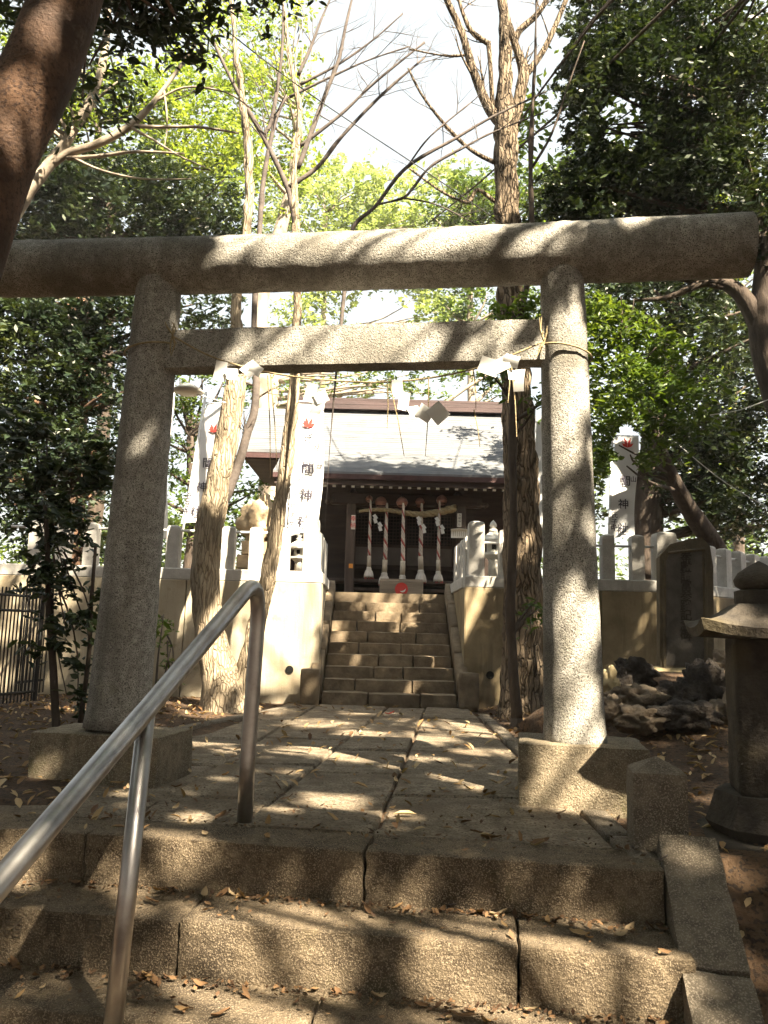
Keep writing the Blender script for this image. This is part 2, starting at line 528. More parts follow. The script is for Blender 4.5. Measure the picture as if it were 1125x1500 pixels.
LM('leaf_red', [(.4, .03, .02), (.5, .05, .03)], trans=.2)


def text_mesh(body, size, mat, parent, loc, rot, name='lettering', extrude=.002, bold=0.0):
    cu = bpy.data.curves.new('txt', 'FONT')
    cu.body = body
    cu.size = size
    cu.align_x = 'CENTER'; cu.align_y = 'CENTER'
    cu.extrude = extrude
    cu.offset = bold
    cu.resolution_u = 2
    to = bpy.data.objects.new('txt', cu)
    COL.objects.link(to)
    dg = bpy.context.evaluated_depsgraph_get()
    me = bpy.data.meshes.new_from_object(to.evaluated_get(dg))
    bpy.data.objects.remove(to)
    me.materials.clear(); me.materials.append(MAT[mat])
    o = bpy.data.objects.new(name, me)
    COL.objects.link(o)
    o.parent = parent
    o.location = Vector(loc) - ORG[parent]
    o.rotation_euler = rot
    ORG[o] = ORG[parent]
    return o


# ------------------------------------------------------------------ foliage
def leaf_mesh(name, C, size, mat, parent, flat=.55, asp=.42, near=False, droop=.15, kind='stuff'):
    """one mesh of leaf-shaped faces centred on the rows of C (world)"""
    n = len(C)
    az = nrng.uniform(0, 2 * np.pi, n)
    el = nrng.normal(-droop, .45, n)
    a = np.stack([np.cos(az) * np.cos(el), np.sin(az) * np.cos(el), np.sin(el)], 1)
    nr = nrng.normal(0, 1, (n, 3)) * (1 - flat)
    nr[:, 2] += flat * 1.2
    b = np.cross(nr, a)
    b /= np.linalg.norm(b, axis=1)[:, None] + 1e-9
    c = np.cross(a, b)
    s = size * np.clip(nrng.lognormal(-.05, .3, n), .45, 1.7)[:, None]
    A, B, N_ = a * s * .5, b * s * .5 * asp, c * s * .10
    C = np.asarray(C) - (np.array(ORG[parent]) if parent is not None else 0)
    if near:
        V = np.stack([C - A, C - A * .35 + B * .9 + N_, C + A * .35 + B * .75 + N_, C + A, C + A * .35 - B * .75 + N_, C - A * .35 - B * .9 + N_], 1)
        k = 6
        faces_per = [(0, 1, 2, 3), (0, 3, 4, 5)]
    else:
        V = np.stack([C - A, C + B, C + A, C - B], 1)
        k = 4
        faces_per = [(0, 1, 2, 3)]
    V = V.reshape(-1, 3).astype(np.float32)
    me = bpy.data.meshes.new(name)
    me.vertices.add(len(V))
    me.vertices.foreach_set('co', V.ravel())
    fp = np.array(faces_per)
    idx = (np.arange(n)[:, None, None] * k + fp[None]).reshape(-1)
    nf = n * len(faces_per)
    me.loops.add(nf * 4)
    me.loops.foreach_set('vertex_index', idx.astype(np.int32))
    me.polygons.add(nf)
    me.polygons.foreach_set('loop_start', (np.arange(nf) * 4).astype(np.int32))
    me.polygons.foreach_set('loop_total', np.full(nf, 4, np.int32))
    me.materials.append(MAT[mat])
    me.update(calc_edges=True)
    o = bpy.data.objects.new(name, me)
    COL.objects.link(o)
    if parent is not None:
        o.parent = parent
        ORG[o] = ORG[parent]
    if kind: o['kind'] = kind
    return o


def clumps(center, radii, n_clump, n_leaf, sig, shell=.55):
    """leaf positions gathered in clumps through an ellipsoid"""
    d = nrng.normal(0, 1, (n_clump, 3))
    d /= np.linalg.norm(d, axis=1)[:, None]
    r = nrng.uniform(shell ** 2, 1, n_clump)[:, None] ** .5
    wob = 1 + .22 * np.sin(d[:, :1] * 5 + center[0]) * np.cos(d[:, 2:3] * 4 + center[2])
    cc = np.array(center) + d * r * wob * np.array(radii)
    sg = sig * nrng.uniform(.6, 1.3, n_clump)
    cnt = nrng.poisson(n_leaf, n_clump)
    m_ = 7                                                # leaves gather along the twigs of each clump
    td = nrng.normal(0, 1, (n_clump, m_, 3)) * np.array([1, 1, .45])
    td /= np.linalg.norm(td, axis=2)[:, :, None]
    ci = np.repeat(np.arange(n_clump), cnt)
    ti = nrng.integers(0, m_, len(ci))
    u = nrng.uniform(.1, 1, len(ci)) ** .7
    bend = np.zeros((len(ci), 3)); bend[:, 2] = -.35 * u * u
    P = cc[ci] + (td[ci, ti] * u[:, None] + bend) * (sg[ci] * 2.1)[:, None] + nrng.normal(0, 1, (len(ci), 3)) * (sg[ci] * .22)[:, None]
    return P, cc


def project(P):                                            # world -> photo pixel, for keeping the open patches of sky open
    d = P - np.array([0, 0, CAMZ])
    z = d @ np.array(_fw)
    return IW / 2 + F * (d @ np.array(_rt)) / z, IH / 2 - F * (d @ np.array(_up)) / z


def limbs_to(mb, start, r0, targets, seg=5, wob=.12):
    for t in targets:
        s_, t_ = Vector(start), Vector(t)
        L = (t_ - s_).length
        pts, rr = [], []
        side = Vector((rng.uniform(-1, 1), rng.uniform(-1, 1), rng.uniform(-.3, .6))) * L * wob
        for k in range(6):
            u = k / 5
            p = s_.lerp(t_, u) + side * math.sin(math.pi * u)
            pts.append(p); rr.append(r0 * (1 - .85 * u) + .004)
        mb.tube(pts, rr, seg)


def twigs(mb, p, d, L, r, depth, seg=5, up=.15, spread=.7):   # bare recursive branching
    d = Vector(d).normalized()
    pts, rr = [Vector(p)], [r]
    n = 5
    for k in range(1, n + 1):
        d = (d + Vector((rng.gauss(0, .10), rng.gauss(0, .10), rng.gauss(up * .3, .08)))).normalized()
        pts.append(pts[-1] + d * L / n)
        rr.append(r * (1 - .7 * k / n))
    mb.tube(pts, rr, seg, cap=False)
    if depth > 0:
        for k in range(rng.randint(2, 4)):
            i = rng.randint(1, n)
            ax = Vector((rng.gauss(0, 1), rng.gauss(0, .6), rng.gauss(.2, .8)))
            dd = (d + ax.normalized() * spread).normalized()
            twigs(mb, pts[i], dd, L * rng.uniform(.45, .7), rr[i] * .65, depth - 1, max(3, seg - 1), up, spread)


def px_trunk(mb, pl, Y, seg=20, rough=.012, n=8, fr=6.0, sink=0.0, mi=0):     # pl [(x, y, width_px[, Y])] from the ground up
    q = []
    for p in pl:
        yy = p[3] if len(p) > 3 else Y
        a = at(p[0], p[1], yy)
        q.append((a.x, a.y, a.z, p[2] * .5 * yy / F))
    if sink: q[0] = (q[0][0], q[0][1], q[0][2] - sink, q[0][3])
    pts, rr = smooth_path(q, n)
    mb.tube(pts, rr, seg, rough=rough, fr=fr, mi=mi)
    return pts, rr


# ================================================================== SETTING
TH = R(8.0)                                   # torii, front steps: turned, right side nearer
U = Vector((math.cos(TH), -math.sin(TH), 0))  # along the steps to the right
V = Vector((math.sin(TH), math.cos(TH), 0))   # up the approach
E0 = G(975, 1275, 0)                          # right end of the top step's front edge
TER = 1.47                                    # terrace height
STAIR_Y, STAIR_TOP = 10.0, 12.3
WALL_Y = 10.3
STEP_H = .205
TREAD = .33


def ground_h(x, y):
    p = Vector((x, y, 0)) - Vector((E0.x, E0.y, 0))
    v = p.dot(V)                               # distance behind the top edge
    h = -.03
    if v < .35:
        h = -.06 + max(-6, (v - .35) * .60)
    if v < -3.0: h = -.06 - 3.35 * .6
    # rocky mound at the right
    if x > 1.3 and y > 4.5:
        k = min(1, (x - 1.3) / 1.2) * min(1, (y - 4.5) / 2.2)
        h += .30 * k
    if x < -1.3 and v > 0:
        h += .05 * min(1, (-1.3 - x)) + .03 * noise.noise(Vector((x, y, 0)) * .8)
    h += .02 * noise.noise(Vector((x * 2.5, y * 2.5, 3)))
    return h


def build_ground():
    xs = np.concatenate([[-200, -100, -50, -25, -14], np.arange(-9, 9.01, .18), [14, 25, 50, 100, 200]])
    ys = np.concatenate([[-200, -80, -30, -12, -6], np.arange(-3, 11.6, .18), [12, 14, 18, 25, 40, 70, 120, 200, 300]])
    nx, ny = len(xs), len(ys)
    vs = [(x, y, ground_h(x, y)) for y in ys for x in xs]
    fs = [(j * nx + i, j * nx + i + 1, (j + 1) * nx + i + 1, (j + 1) * nx + i) for j in range(ny - 1) for i in range(nx - 1)]
    mb = MB(); mb.add(vs, fs)
    return tag(mb.build('ground', 'soil', smooth=True), kind='structure')


build_ground()

# terrace earth behind the walls (a solid slab with its own sides)
mb = MB()
mb.prism([(-4.9, WALL_Y + .2), (-.95, WALL_Y + .2), (-.95, STAIR_TOP), (1.2, STAIR_TOP), (1.2, WALL_Y + .2), (3.9, WALL_Y + .2), (9, 15.5), (14, 34), (-12, 34)], -.4, TER)
tag(mb.build('terrace', 'terrace_soil'), kind='structure')

# ------------------------------------------------------------------ approach path: slabs between wandering joints
path = tag(MB().prism([(-2.9, 4.05), (1.22, 3.55), (1.30, 9.98), (-1.1, 9.98), (-1.45, 7.0)], -.3, -.055).build('path', 'soil'), kind='structure')


def jl(p, q):                                   # joint line through two photo points on the ground -> x(y)
    a, b = G(*p), G(*q)
    return lambda y: a.x + (b.x - a.x) * (y - a.y) / (b.y - a.y)


J = [lambda y: -2.9 if y < 5.0 else (-2.9 + (y - 5) * .72 if y < 7 else -1.46 + (y - 7) * .12),
     jl((171, 1206), (462, 1035)),
     jl((378, 1188), (568, 1036)),
     jl((548, 1225), (622, 1040)),
     lambda y: 1.05 + .006 * (y - 4)]
prng = random.Random(3)
F0 = lambda x: E0.y + (E0.x - x) * math.tan(TH) + .26           # back of the top step's blocks
for c in range(4):
    y = 3.0
    first = True
    k = 0
    while y < 9.93:
        L = prng.uniform(.75, 1.35)
        y1 = min(9.94, y + L if not first else 4.0 + prng.uniform(.1, .7))
        if 9.94 - y1 < .4: y1 = 9.94
        g = .009
        poly = []
        na, nb = (6, 6)
        # near edge, far edge with small wander
        for i in range(na + 1):
            u = i / na
            yy = y + g
            xa, xb = J[c](max(yy, 3.2)) + g, J[c + 1](max(yy, 3.2)) - g
            x = xa + (xb - xa) * u
            if first: yy = F0(x) + .012
            poly.append((x, yy + .010 * noise.noise(Vector((x * 4, y * 3, c)))))
        for i in range(1, 6):
            yy = poly[na][1] + (y1 - g - poly[na][1]) * i / 6
            poly.append((J[c + 1](yy) - g + .012 * noise.noise(Vector((c * 7.1, yy * 3, 1))), yy))
        for i in range(na + 1):
            u = 1 - i / na
            yy = y1 - g
            xa, xb = J[c](yy) + g, J[c + 1](yy) - g
            x = xa + (xb - xa) * u
            poly.append((x, yy + .010 * noise.noise(Vector((x * 4, y1 * 3, c)))))
        for i in range(5, 0, -1):
            yy = poly[0][1] + (y1 - g - poly[0][1]) * i / 6
            poly.append((J[c](yy) + g + .012 * noise.noise(Vector((c * 7.1 - 7.1 + .4, yy * 3, 1))), yy))
        mb = MB()
        dz = prng.uniform(-.010, .010)
        tl = prng.uniform(-.008, .008)
        n = len(poly)
        cx = sum(p[0] for p in poly) / n; cy = sum(p[1] for p in poly) / n
        inner = [(cx + (p[0] - cx) * .965, cy + (p[1] - cy) * .965) for p in poly]
        vs = [(p[0], p[1], -.16) for p in poly] + [(p[0], p[1], -.014 + dz + tl * (p[0] - cx)) for p in poly] + \
             [(p[0], p[1], dz + tl * (p[0] - cx) + .004 * noise.noise(Vector((p[0] * 5, p[1] * 5, 2)))) for p in inner]
        fs = [(i, (i + 1) % n, (i + 1) % n + n, i + n) for i in range(n)]
        fs += [(i + n, (i + 1) % n + n, (i + 1) % n + 2 * n, i + 2 * n) for i in range(n)]
        fs += [tuple(range(2 * n, 3 * n))]
        mb.add(vs, fs)
        mb.build('paving_slab', 'paving_stone', path)
        y = y1
        first = False
# kerb stones along the right of the path
ky = 3.42
for i, L in enumerate((.46, .62, .5, .7, .7, .7, .75, .7, .8)):
    x = 1.125 + .006 * i
    if ky + L > 9.6: break
    MB().rblock((x, ky + L / 2, -.06), (.125, L - .015, .13), rot=-.02, res=.06, b=.012, amp=.004, seed=i).build('kerb_stone', 'kerb_stone', path, smooth=True)
    ky += L
# kerb stone under the left of the path
for i in range(4):
    a = Vector((-2.05 + i * .3, 6.3 + i * .95, -.04))
    MB().rblock(a, (.13, .95, .12), rot=-.3, res=.07, seed=40 + i).build('kerb_stone', 'kerb_stone', path, smooth=True)

# ------------------------------------------------------------------ front steps
st = thing('front_steps', 'broad rough granite steps in the foreground, leaf littered', 'steps', (E0.x, E0.y, -.9))
steps_lines = []
joints = [[-3.6, G(122, 1222, 0), G(535, 1245, 0), 0], [-3.6, G(275, 1335, -STEP_H), G(758, 1365, -STEP_H), .12], [-3.6, -1.35, -.35, .2], [-3.6, -2.0, -.9, .3], [-3.6, -1.2, .3]]
for k in range(5):
    z = -k * STEP_H
    fe = E0 - V * (k * TREAD) + U * (.035 * k)              # right end of this step's front edge
    ed = []
    for q in joints[k]:
        if isinstance(q, Vector): ed.append((q - Vector((fe.x, fe.y, 0))).dot(U))
        elif q == joints[k][-1]: ed.append(0.0)
        else: ed.append(q)
    ed = sorted(ed)
    dpt = TREAD + (.0 if k else -.06) + .03
    for i in range(len(ed) - 1):
        a, b = ed[i], ed[i + 1]
        cpos = fe + U * ((a + b) / 2) + V * (dpt / 2 + rng.uniform(-.004, .006))
        cpos.z = z - .15 + rng.uniform(-.003, .003)
        MB().rblock(cpos, (b - a - .008, dpt, .30 - .004 * k), rot=-TH + rng.uniform(-.004, .004), res=.02 if k < 3 else .06, b=.007, amp=.008, fr=18, seed=k * 7 + i).build('step_block', 'step_stone', st, smooth='auto')
# carved characters, faint, on the second riser
fe1 = E0 - V * TREAD + U * .035
for (x, y), chx in (((20, 1358), '諸'), ((78, 1358), '賛'), ((137, 1364), '貝')):
    p = G(x, y + 0, 0)
    d = ray(x, y)
    nrm = -V
    o0 = Vector((0, 0, CAMZ))
    t = (Vector((fe1.x, fe1.y, 0)) - o0).dot(nrm) / d.dot(nrm)
    p = o0 + d * (t * .9962)
    text_mesh(chx, .085, 'faint_carving', st, p, (R(90), 0, -TH), 'carved_character', .0004)

# sloping side kerb with its post
sk = thing('step_balustrade', 'granite corner post with sloping kerb right of the front steps', 'balustrade', (1.25, 3.35, -.1))
pp = G(975, 1248, 0.0)
PW = .235
mb = MB()
hh = PW / 2
ph = at(975, 1132, pp.y).z
rot = -TH - R(2)
b0 = []
mb.rblock((pp.x, pp.y + .1, (ph - .5) / 2), (PW, PW, ph + .5), rot=rot, res=.035, b=.012, amp=.004, seed=5)
c_ = Vector((pp.x, pp.y + .1, ph))
Mz = Matrix.Rotation(rot, 3, 'Z')
hp = hh - .010
top = [c_ + Mz @ Vector(q) for q in ((-hp, -hp, -.004), (hp, -hp, -.004), (hp, hp, -.004), (-hp, hp, -.004), (0, 0, .055))]
mb.add(top, [(0, 1, 4), (1, 2, 4), (2, 3, 4), (3, 0, 4)])
mb.build('post', 'kerb_stone', sk, smooth=False)
k0 = Vector((pp.x + .02, pp.y + .02, 0))
ang = math.atan2(STEP_H, TREAD)
SL = Vector((0, -math.cos(ang), -math.sin(ang)))
for i, (a, b) in enumerate(((0.0, .62), (.63, 1.4), (1.41, 2.4))):
    mb = MB()
    for j in range(1):
        mb.rblock((0, 0, 0), (.235, b - a, .36), res=.035, b=.010, amp=.005, seed=60 + i)
    Mt = Matrix.Rotation(-TH - R(3), 3, 'Z') @ Matrix.Rotation(ang, 3, 'X')
    mid = (a + b) / 2
    Mv = Matrix.Rotation(-TH - R(3), 3, 'Z')
    off = k0 + Mv @ (SL * mid) + Vector((0, 0, -.06)) + Mv @ Vector((.06, 0, 0))
    mb.v = [tuple(Mt @ Vector(v) + off) for v in mb.v]
    mb.build('kerb_stone', 'kerb_stone', sk, smooth='auto')

# ------------------------------------------------------------------ steel handrail
foot = G(358, 1207, 0)
hb = at(362, 852, foot.y)
Hz = hb.z
p1 = at(215, 1040, 2.92); p0 = at(-70, 1375, 2.05)
hr = thing('handrail', 'stainless steel tube handrail bent down to the top landing', 'handrail', (foot.x, foot.y, 0))
top_ = Vector((foot.x + .02, foot.y, Hz))
dirn = (p1 - top_).normalized()
rp_ = [Vector((foot.x, foot.y, -.05)), Vector((foot.x, foot.y, .3)), Vector((foot.x + .008, foot.y, .6)), Vector((foot.x + .015, foot.y, Hz - .22))]
ctrl = Vector((foot.x + .02, foot.y, Hz + .035))
a0, a2 = rp_[-1], ctrl + dirn * .20
for k in range(1, 11):
    u = k / 10
    rp_.append(a0 * (1 - u) ** 2 + ctrl * 2 * u * (1 - u) + a2 * u * u)
rp_ += [p1 + dirn * 0, p1 + (p0 - p1) * .5, p0, p0 + (p0 - p1) * .6]
MB().tube(rp_, .036, 20).build('rail', 'steel', hr, smooth=True)
pf = at(166, 1500, 2.80)
pf2 = p1 + (pf - p1) * 1.25
MB().tube([p1 - Vector((0, 0, .01)), pf2], .031, 18).build('post', 'steel', hr, smooth=True)

# ------------------------------------------------------------------ torii
CR = at(842, 1080, 4.62); CL = at(172, 1060, 5.02)
CR.z = CL.z = 0
ctr = (CR + CL) / 2
to = thing('torii_gate', 'large weathered granite torii gate spanning the path', 'gate', ctr)
tu = (CR - CL).normalized()
ta = math.atan2(tu.y, tu.x)
topR = at(823, 390, CR.y); topL = at(236, 390, CL.y)
for nm, c, t, rb, rt_ in (('R', CR, topR, px(43.5, CR.y), px(33, CR.y)), ('L', CL, topL, px(44, CL.y), px(33.5, CL.y))):
    pts = [Vector((c.x, c.y, .28)).lerp(Vector((t.x, c.y, t.z)), i / 40) for i in range(41)]
    rr = [rb + (rt_ - rb) * (i / 40) ** .9 + (.012 * max(0, 1 - i / 2)) for i in range(41)]
    MB().tube(pts, rr, 40, rough=.0045, fr=14, zf=1).build('pillar', 'torii_stone', to, smooth=True)
# base blocks
for c, wd, hgt, sd, dx in ((CR, .68, .325, 1, .035), (CL, .80, .265, 2, -.02)):
    mb = MB()
    mb.rblock((c.x + dx, c.y + .03, hgt / 2 - .1), (wd, .52, hgt + .2), rot=ta - R(1), res=.04, b=.010, amp=.006, seed=sd)
    mb.build('base_block', 'base_stone', to, smooth='auto')
# kasagi and nuki
kr = px(45, (CR.y + CL.y) / 2)
zk = (at(823, 371, CR.y).z + at(236, 383, CL.y).z) / 2
KR = at(823, 371, CR.y); KL = at(236, 390, CL.y)
kd = (KR - KL).normalized()
rEnd = KR + kd * ((at(1097, 366, CR.y - .16).x - KR.x) / kd.x)
lEnd = KL - kd * ((KL.x - at(-12, 400, CL.y + .1).x) / kd.x)
n = 90
pts = []
for i in range(n + 1):
    u = i / n
    p = lEnd.lerp(rEnd, u)
    p.z += .02 * (2 * u - 1) ** 2 - .006
    pts.append(p)
MB().tube(pts, [kr * (1 + .015 * math.cos(i * .07)) for i in range(n + 1)], 44, rough=.006, fr=16, zf=1).build('top_beam', 'torii_stone', to, smooth=True)
nR1, nR0 = at(792, 474, CR.y - .02).z, at(792, 533, CR.y - .02).z
nL1, nL0 = at(262, 485, CL.y - .02).z, at(262, 543, CL.y - .02).z
nh, nz = ((nR1 - nR0) + (nL1 - nL0)) / 2, (nR1 + nR0 + nL1 + nL0) / 4
a_ = Vector((CL.x, CL.y, nz)).lerp(Vector((CR.x, CR.y, nz)), .5) + Vector((.02, 0, 0))
Ln = (CR - CL).length - .16
MB().rblock(a_, (Ln, .17, nh), rot=ta, res=.045, b=.012, amp=.005, seed=9).build('tie_beam', 'torii_stone', to, smooth='auto')
for s_, e in ((-1, CL), (1, CR)):
    q = a_ + tu * (s_ * (Ln / 2 - .035)) - Vector((-tu.y, tu.x, 0)) * .0
    MB().bbox((q.x, q.y, nz + nh / 2 + .03), (.05, .12, .10), rot=ta, b=.006).build('wedge', 'post_wood', to)

# ------------------------------------------------------------------ rope with paper streamers across the torii
ro = thing('straw_rope', 'thin straw rope with folded paper streamers strung across the torii', 'rope', (ctr.x, ctr.y - .3, nz))
rowp = [(252, 492, 4.83), (300, 518, 4.80), (345, 534, 4.76), (395, 546, 4.72), (470, 556, 4.68), (560, 560, 4.62), (640, 552, 4.55), (710, 536, 4.48), (755, 518, 4.46), (797, 500, 4.44)]
pp_ = [at(*q) for q in rowp]
pts, rr = smooth_path([(*p, .0055) for p in pp_], 6)
MB().tube(pts, rr, 6).build('cord', 'straw', ro, smooth=True)
for c, t, yy, rad, hpx in ((CR, topR, 505, None, 790), (CL, topL, 505, None, 262)):
    zz = at(hpx, yy, c.y - .15).z
    u = (zz - .28) / (t.z - .28)
    cxr = c.x + (t.x - c.x) * u
    rad = px(39, c.y) + .008
    ring = [Vector((cxr + rad * math.cos(a), c.y + rad * math.sin(a), zz + (-.035 * math.cos(a) if c is CR else .03 * math.cos(a)))) for a in [2 * math.pi * k / 28 for k in range(29)]]
    MB().tube(ring, .0065, 6).build('loop', 'straw', ro, smooth=True)
for (x, y, yy) in ((253, 490, 4.80), (797, 500, 4.40)):
    mb = MB()
    for k in range(7):
        p = at(x, y, yy)
        q = p + Vector((rng.uniform(-.06, .05), rng.uniform(-.02, .02), rng.choice((-1, 1)) * rng.uniform(.05, .15)))
        mb.tube([p, p.lerp(q, .5) + Vector((rng.uniform(-.02, .02), 0, 0)), q], [.006, .005, .002], 4)
    mb.build('knot', 'straw', ro)


def streamer(cx, cy, yy, s, panels, name='paper_streamer', parent=None, mat='paper', rot0=0.0):
    mb = MB()
    p = at(cx, cy, yy)
    x, z, y = p.x, p.z, p.y
    for i, (dx, dz, w_, h_, tw) in enumerate(panels):
        c = Vector((x + dx * s, y - .006 * i, z + dz * s))
        Mt = Matrix.Rotation(tw, 3, 'Y') @ Matrix.Rotation(rng.uniform(-.5, .5), 3, 'Z')
        n_ = 4
        vs = []
        for j in range(n_ + 1):
            for ii in (0, 1):
                q = Vector(((ii - .5) * w_ * s, .10 * s * math.sin(j / n_ * 3.0 + i), (.5 - j / n_) * h_ * s))
                vs.append(c + Mt @ q)
        for j in range(n_ + 1):
            for ii in (0, 1):
                q = Vector(((ii - .5) * w_ * s, .10 * s * math.sin(j / n_ * 3.0 + i) + .0015, (.5 - j / n_) * h_ * s))
                vs.append(c + Mt @ q)
        m_ = (n_ + 1) * 2
        fs = []
        for j in range(n_):
            fs.append((j * 2, j * 2 + 2, j * 2 + 3, j * 2 + 1))
            fs.append((m_ + j * 2, m_ + j * 2 + 1, m_ + j * 2 + 3, m_ + j * 2 + 2))
        mb.add(vs, fs)
    return mb.build(name, mat, parent, smooth=True)


MAT['paper'] = None
LM('paper', [(.74, .74, .73), (.82, .82, .81)], trans=.4, rough=.8, tint=(1, 1, 1))
streamer(330, 545, 4.72, .13, [(-.25, .05, .55, .95, .15), (.35, -.1, .6, .6, -.1), (1.2, .15, .8, .7, -.75), (1.45, .1, .6, .5, .5)], parent=ro)
streamer(455, 575, 4.62, .13, [(0, 0, .5, .9, .2), (.5, -.2, .6, .6, -.4), (.35, -.7, .6, .7, .2)], parent=ro)
streamer(585, 572, 4.56, .13, [(-.05, .1, .55, .8, -.15), (.22, -.5, .5, .9, .15), (.7, -1.0, .6, .6, -.3), (1.15, -1.05, .7, .65, .5), (1.75, -1.05, .75, .8, -.75)], parent=ro)
streamer(735, 537, 4.40, .13, [(-.55, .0, .9, .75, .35), (-.1, .05, .85, .65, -.4), (.5, -.4, .5, .5, 0), (.75, -.65, .45, 1.0, .05), (.4, .2, .7, .5, .4)], parent=ro)
for (x0, y0, x1, y1) in ((333, 545, 331, 590), (392, 550, 396, 700), (396, 550, 406, 690), (567, 560, 567, 628), (571, 562, 592, 668), (628, 553, 623, 668), (694, 545, 697, 600), (694, 600, 703, 655), (746, 535, 744, 590), (749, 535, 757, 640)):
    a, b = at(x0, y0, 4.55 if x0 > 420 else 4.72), at(x1, y1, 4.55 if x0 > 420 else 4.72)
    MB().tube([a, a.lerp(b, .5) + Vector((.006, 0, 0)), b], [.0038, .0034, .002], 5).build('straw_strand', 'straw', ro)

# ------------------------------------------------------------------ retaining walls with fences
def wall_run(name, label, xl, xr, panels, mat, drain_px=None, ret=0):
    t = thing(name, label, 'wall', ((xl + xr) / 2, WALL_Y, 0))
    zt = at(300, 850, WALL_Y).z
    for i, (a, b) in enumerate(panels):
        MB().bbox(((a + b) / 2, WALL_Y + .11, zt / 2 - .15), (b - a - .012, .22, zt + .3), b=.008).build('wall_panel', mat[i % len(mat)], t)
    return t, zt


Xc = at(468, 950, WALL_Y).x          # inner corner left of the stairs
Xl = -4.95
wl, WZ = wall_run('retaining_wall', 'cream concrete retaining wall left of the shrine stairs', Xl, Xc,
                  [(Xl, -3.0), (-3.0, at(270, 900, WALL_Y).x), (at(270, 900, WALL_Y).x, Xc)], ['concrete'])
# return face beside the stairs (splayed)
mb = MB()
sx = -.80
mb.prism([(Xc - .25, WALL_Y + .222), (Xc - .02, WALL_Y + .222), (Xc - .006, WALL_Y + .0), (Xc + .0, WALL_Y + .0), (sx - .03, STAIR_TOP), (sx - .35, STAIR_TOP)], -.2, WZ)
mb.build('return_wall', 'concrete', wl)
dp = at(424, 981, WALL_Y - .012)
MB().tube([dp, dp + Vector((0, .05, 0))], .05, 16).build('drain_pipe', 'hole_shade', wl)
Xr0 = at(680, 950, WALL_Y).x
Xr1 = at(990, 950, WALL_Y).x
xj = at(881, 900, WALL_Y).x
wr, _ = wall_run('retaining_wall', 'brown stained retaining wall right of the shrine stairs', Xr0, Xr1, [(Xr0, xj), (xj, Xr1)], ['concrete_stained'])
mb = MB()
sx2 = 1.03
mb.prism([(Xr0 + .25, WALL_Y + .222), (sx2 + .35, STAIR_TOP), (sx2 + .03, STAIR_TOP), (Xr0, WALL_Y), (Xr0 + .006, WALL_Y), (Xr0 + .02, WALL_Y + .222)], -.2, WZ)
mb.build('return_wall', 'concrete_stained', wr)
dp = at(718, 989, WALL_Y - .012)
MB().tube([dp, dp + Vector((0, .05, 0))], .05, 16).build('drain_pipe', 'hole_shade', wr)
CX, CY = Xr1, WALL_Y
wd = Vector((math.cos(R(42)), math.sin(R(42)), 0))
e = Vector((CX, CY, 0)) + wd * 4
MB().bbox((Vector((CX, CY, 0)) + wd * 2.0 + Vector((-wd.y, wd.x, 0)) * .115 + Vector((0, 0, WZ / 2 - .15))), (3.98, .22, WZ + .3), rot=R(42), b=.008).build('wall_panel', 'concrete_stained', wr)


def fence(name, label, loc, posts, plinths, rails):
    t = thing(name, label, 'fence', loc)
    for a, b, rot in plinths:
        c = (Vector(a) + Vector(b)) / 2
        L = (Vector(b) - Vector(a)).length
        MB().bbox((c.x, c.y, WZ + .075), (L, .27, .15), rot=rot, b=.012).build('plinth', 'fence_granite', t)
    for p, wd_, h, rot in posts:
        mb = MB()
        z0 = WZ + .148
        hb_ = wd_ / 2
        mb.lathe([(hb_ * 1.414 * .985, 0), (hb_ * 1.414, .01), (hb_ * 1.40, h - .05), (hb_ * 1.30, h - .012), (hb_ * 1.05, h), (hb_ * .5, h + .012)], (p[0], p[1], z0), 4, rot=math.pi / 4 + rot)
        mb.build('fence_post', 'fence_granite', t)
    for a, b in rails:
        MB().tube([a, b], .016, 8).build('rail', 'pole_white', t, smooth=True)
    return t


FY = WALL_Y + .14
ph_s = at(380, 773, FY).z - WZ - .15
ph_b = at(456, 760, FY).z - WZ - .15
posts = []
xb = at(456, 800, FY).x
posts.append(((xb, FY), px(22, FY), ph_b, 0))
for i in range(1, 13):
    x = at(456 - 40.2 * i, 800, FY).x
    if x < Xl + .1: break
    posts.append(((x, FY), px(18.5, FY), ph_s + rng.uniform(-.01, .01), 0))
for i in range(4):
    y = FY + .40 * (i + 1)
    u = (y - WALL_Y) / (STAIR_TOP - WALL_Y)
    posts.append(((Xc - .12 + (sx - Xc) * u, y), px(17, FY), ph_s, -.1))
zr = at(330, 779, FY).z
fence('stone_fence', 'white granite post fence on the left retaining wall', (-2.5, FY, WZ), posts,
      [((Xl, FY, 0), (Xc - .0, FY, 0), 0), ((Xc - .12, FY + .137, 0), (sx - .13, STAIR_TOP, 0), math.atan2(STAIR_TOP - FY - .137, sx - Xc - .01))],
      [(Vector((Xl + .1, FY, zr)), Vector((xb, FY, zr)))])
posts = []
xb = at(697, 800, FY).x
posts.append(((xb, FY), px(23, FY), at(697, 765, FY).z - WZ - .15, 0))
for xp, wp, yt in ((739, 17, 777), (779, 17, 779), (819, 17, 781), (850, 17, 783), (889, 18, 784), (932, 18.5, 785), (972, 29, 781)):
    posts.append(((at(xp, 800, FY).x, FY), px(wp, FY), at(xp, yt, FY).z - WZ - .15, 0))
for i in range(4):
    y = FY + .40 * (i + 1)
    u = (y - WALL_Y) / (STAIR_TOP - WALL_Y)
    posts.append(((Xr0 + .12 + (sx2 - Xr0) * u, y), px(17, FY), ph_s, .1))
c0 = Vector((CX, CY, 0)) + Vector((-wd.y, wd.x, 0)) * .14
for i in range(8):
    p = c0 + wd * (.28 + .47 * i)
    posts.append(((p.x, p.y), px(19, FY), ph_s, R(42)))
zr2 = at(900, 800, FY).z
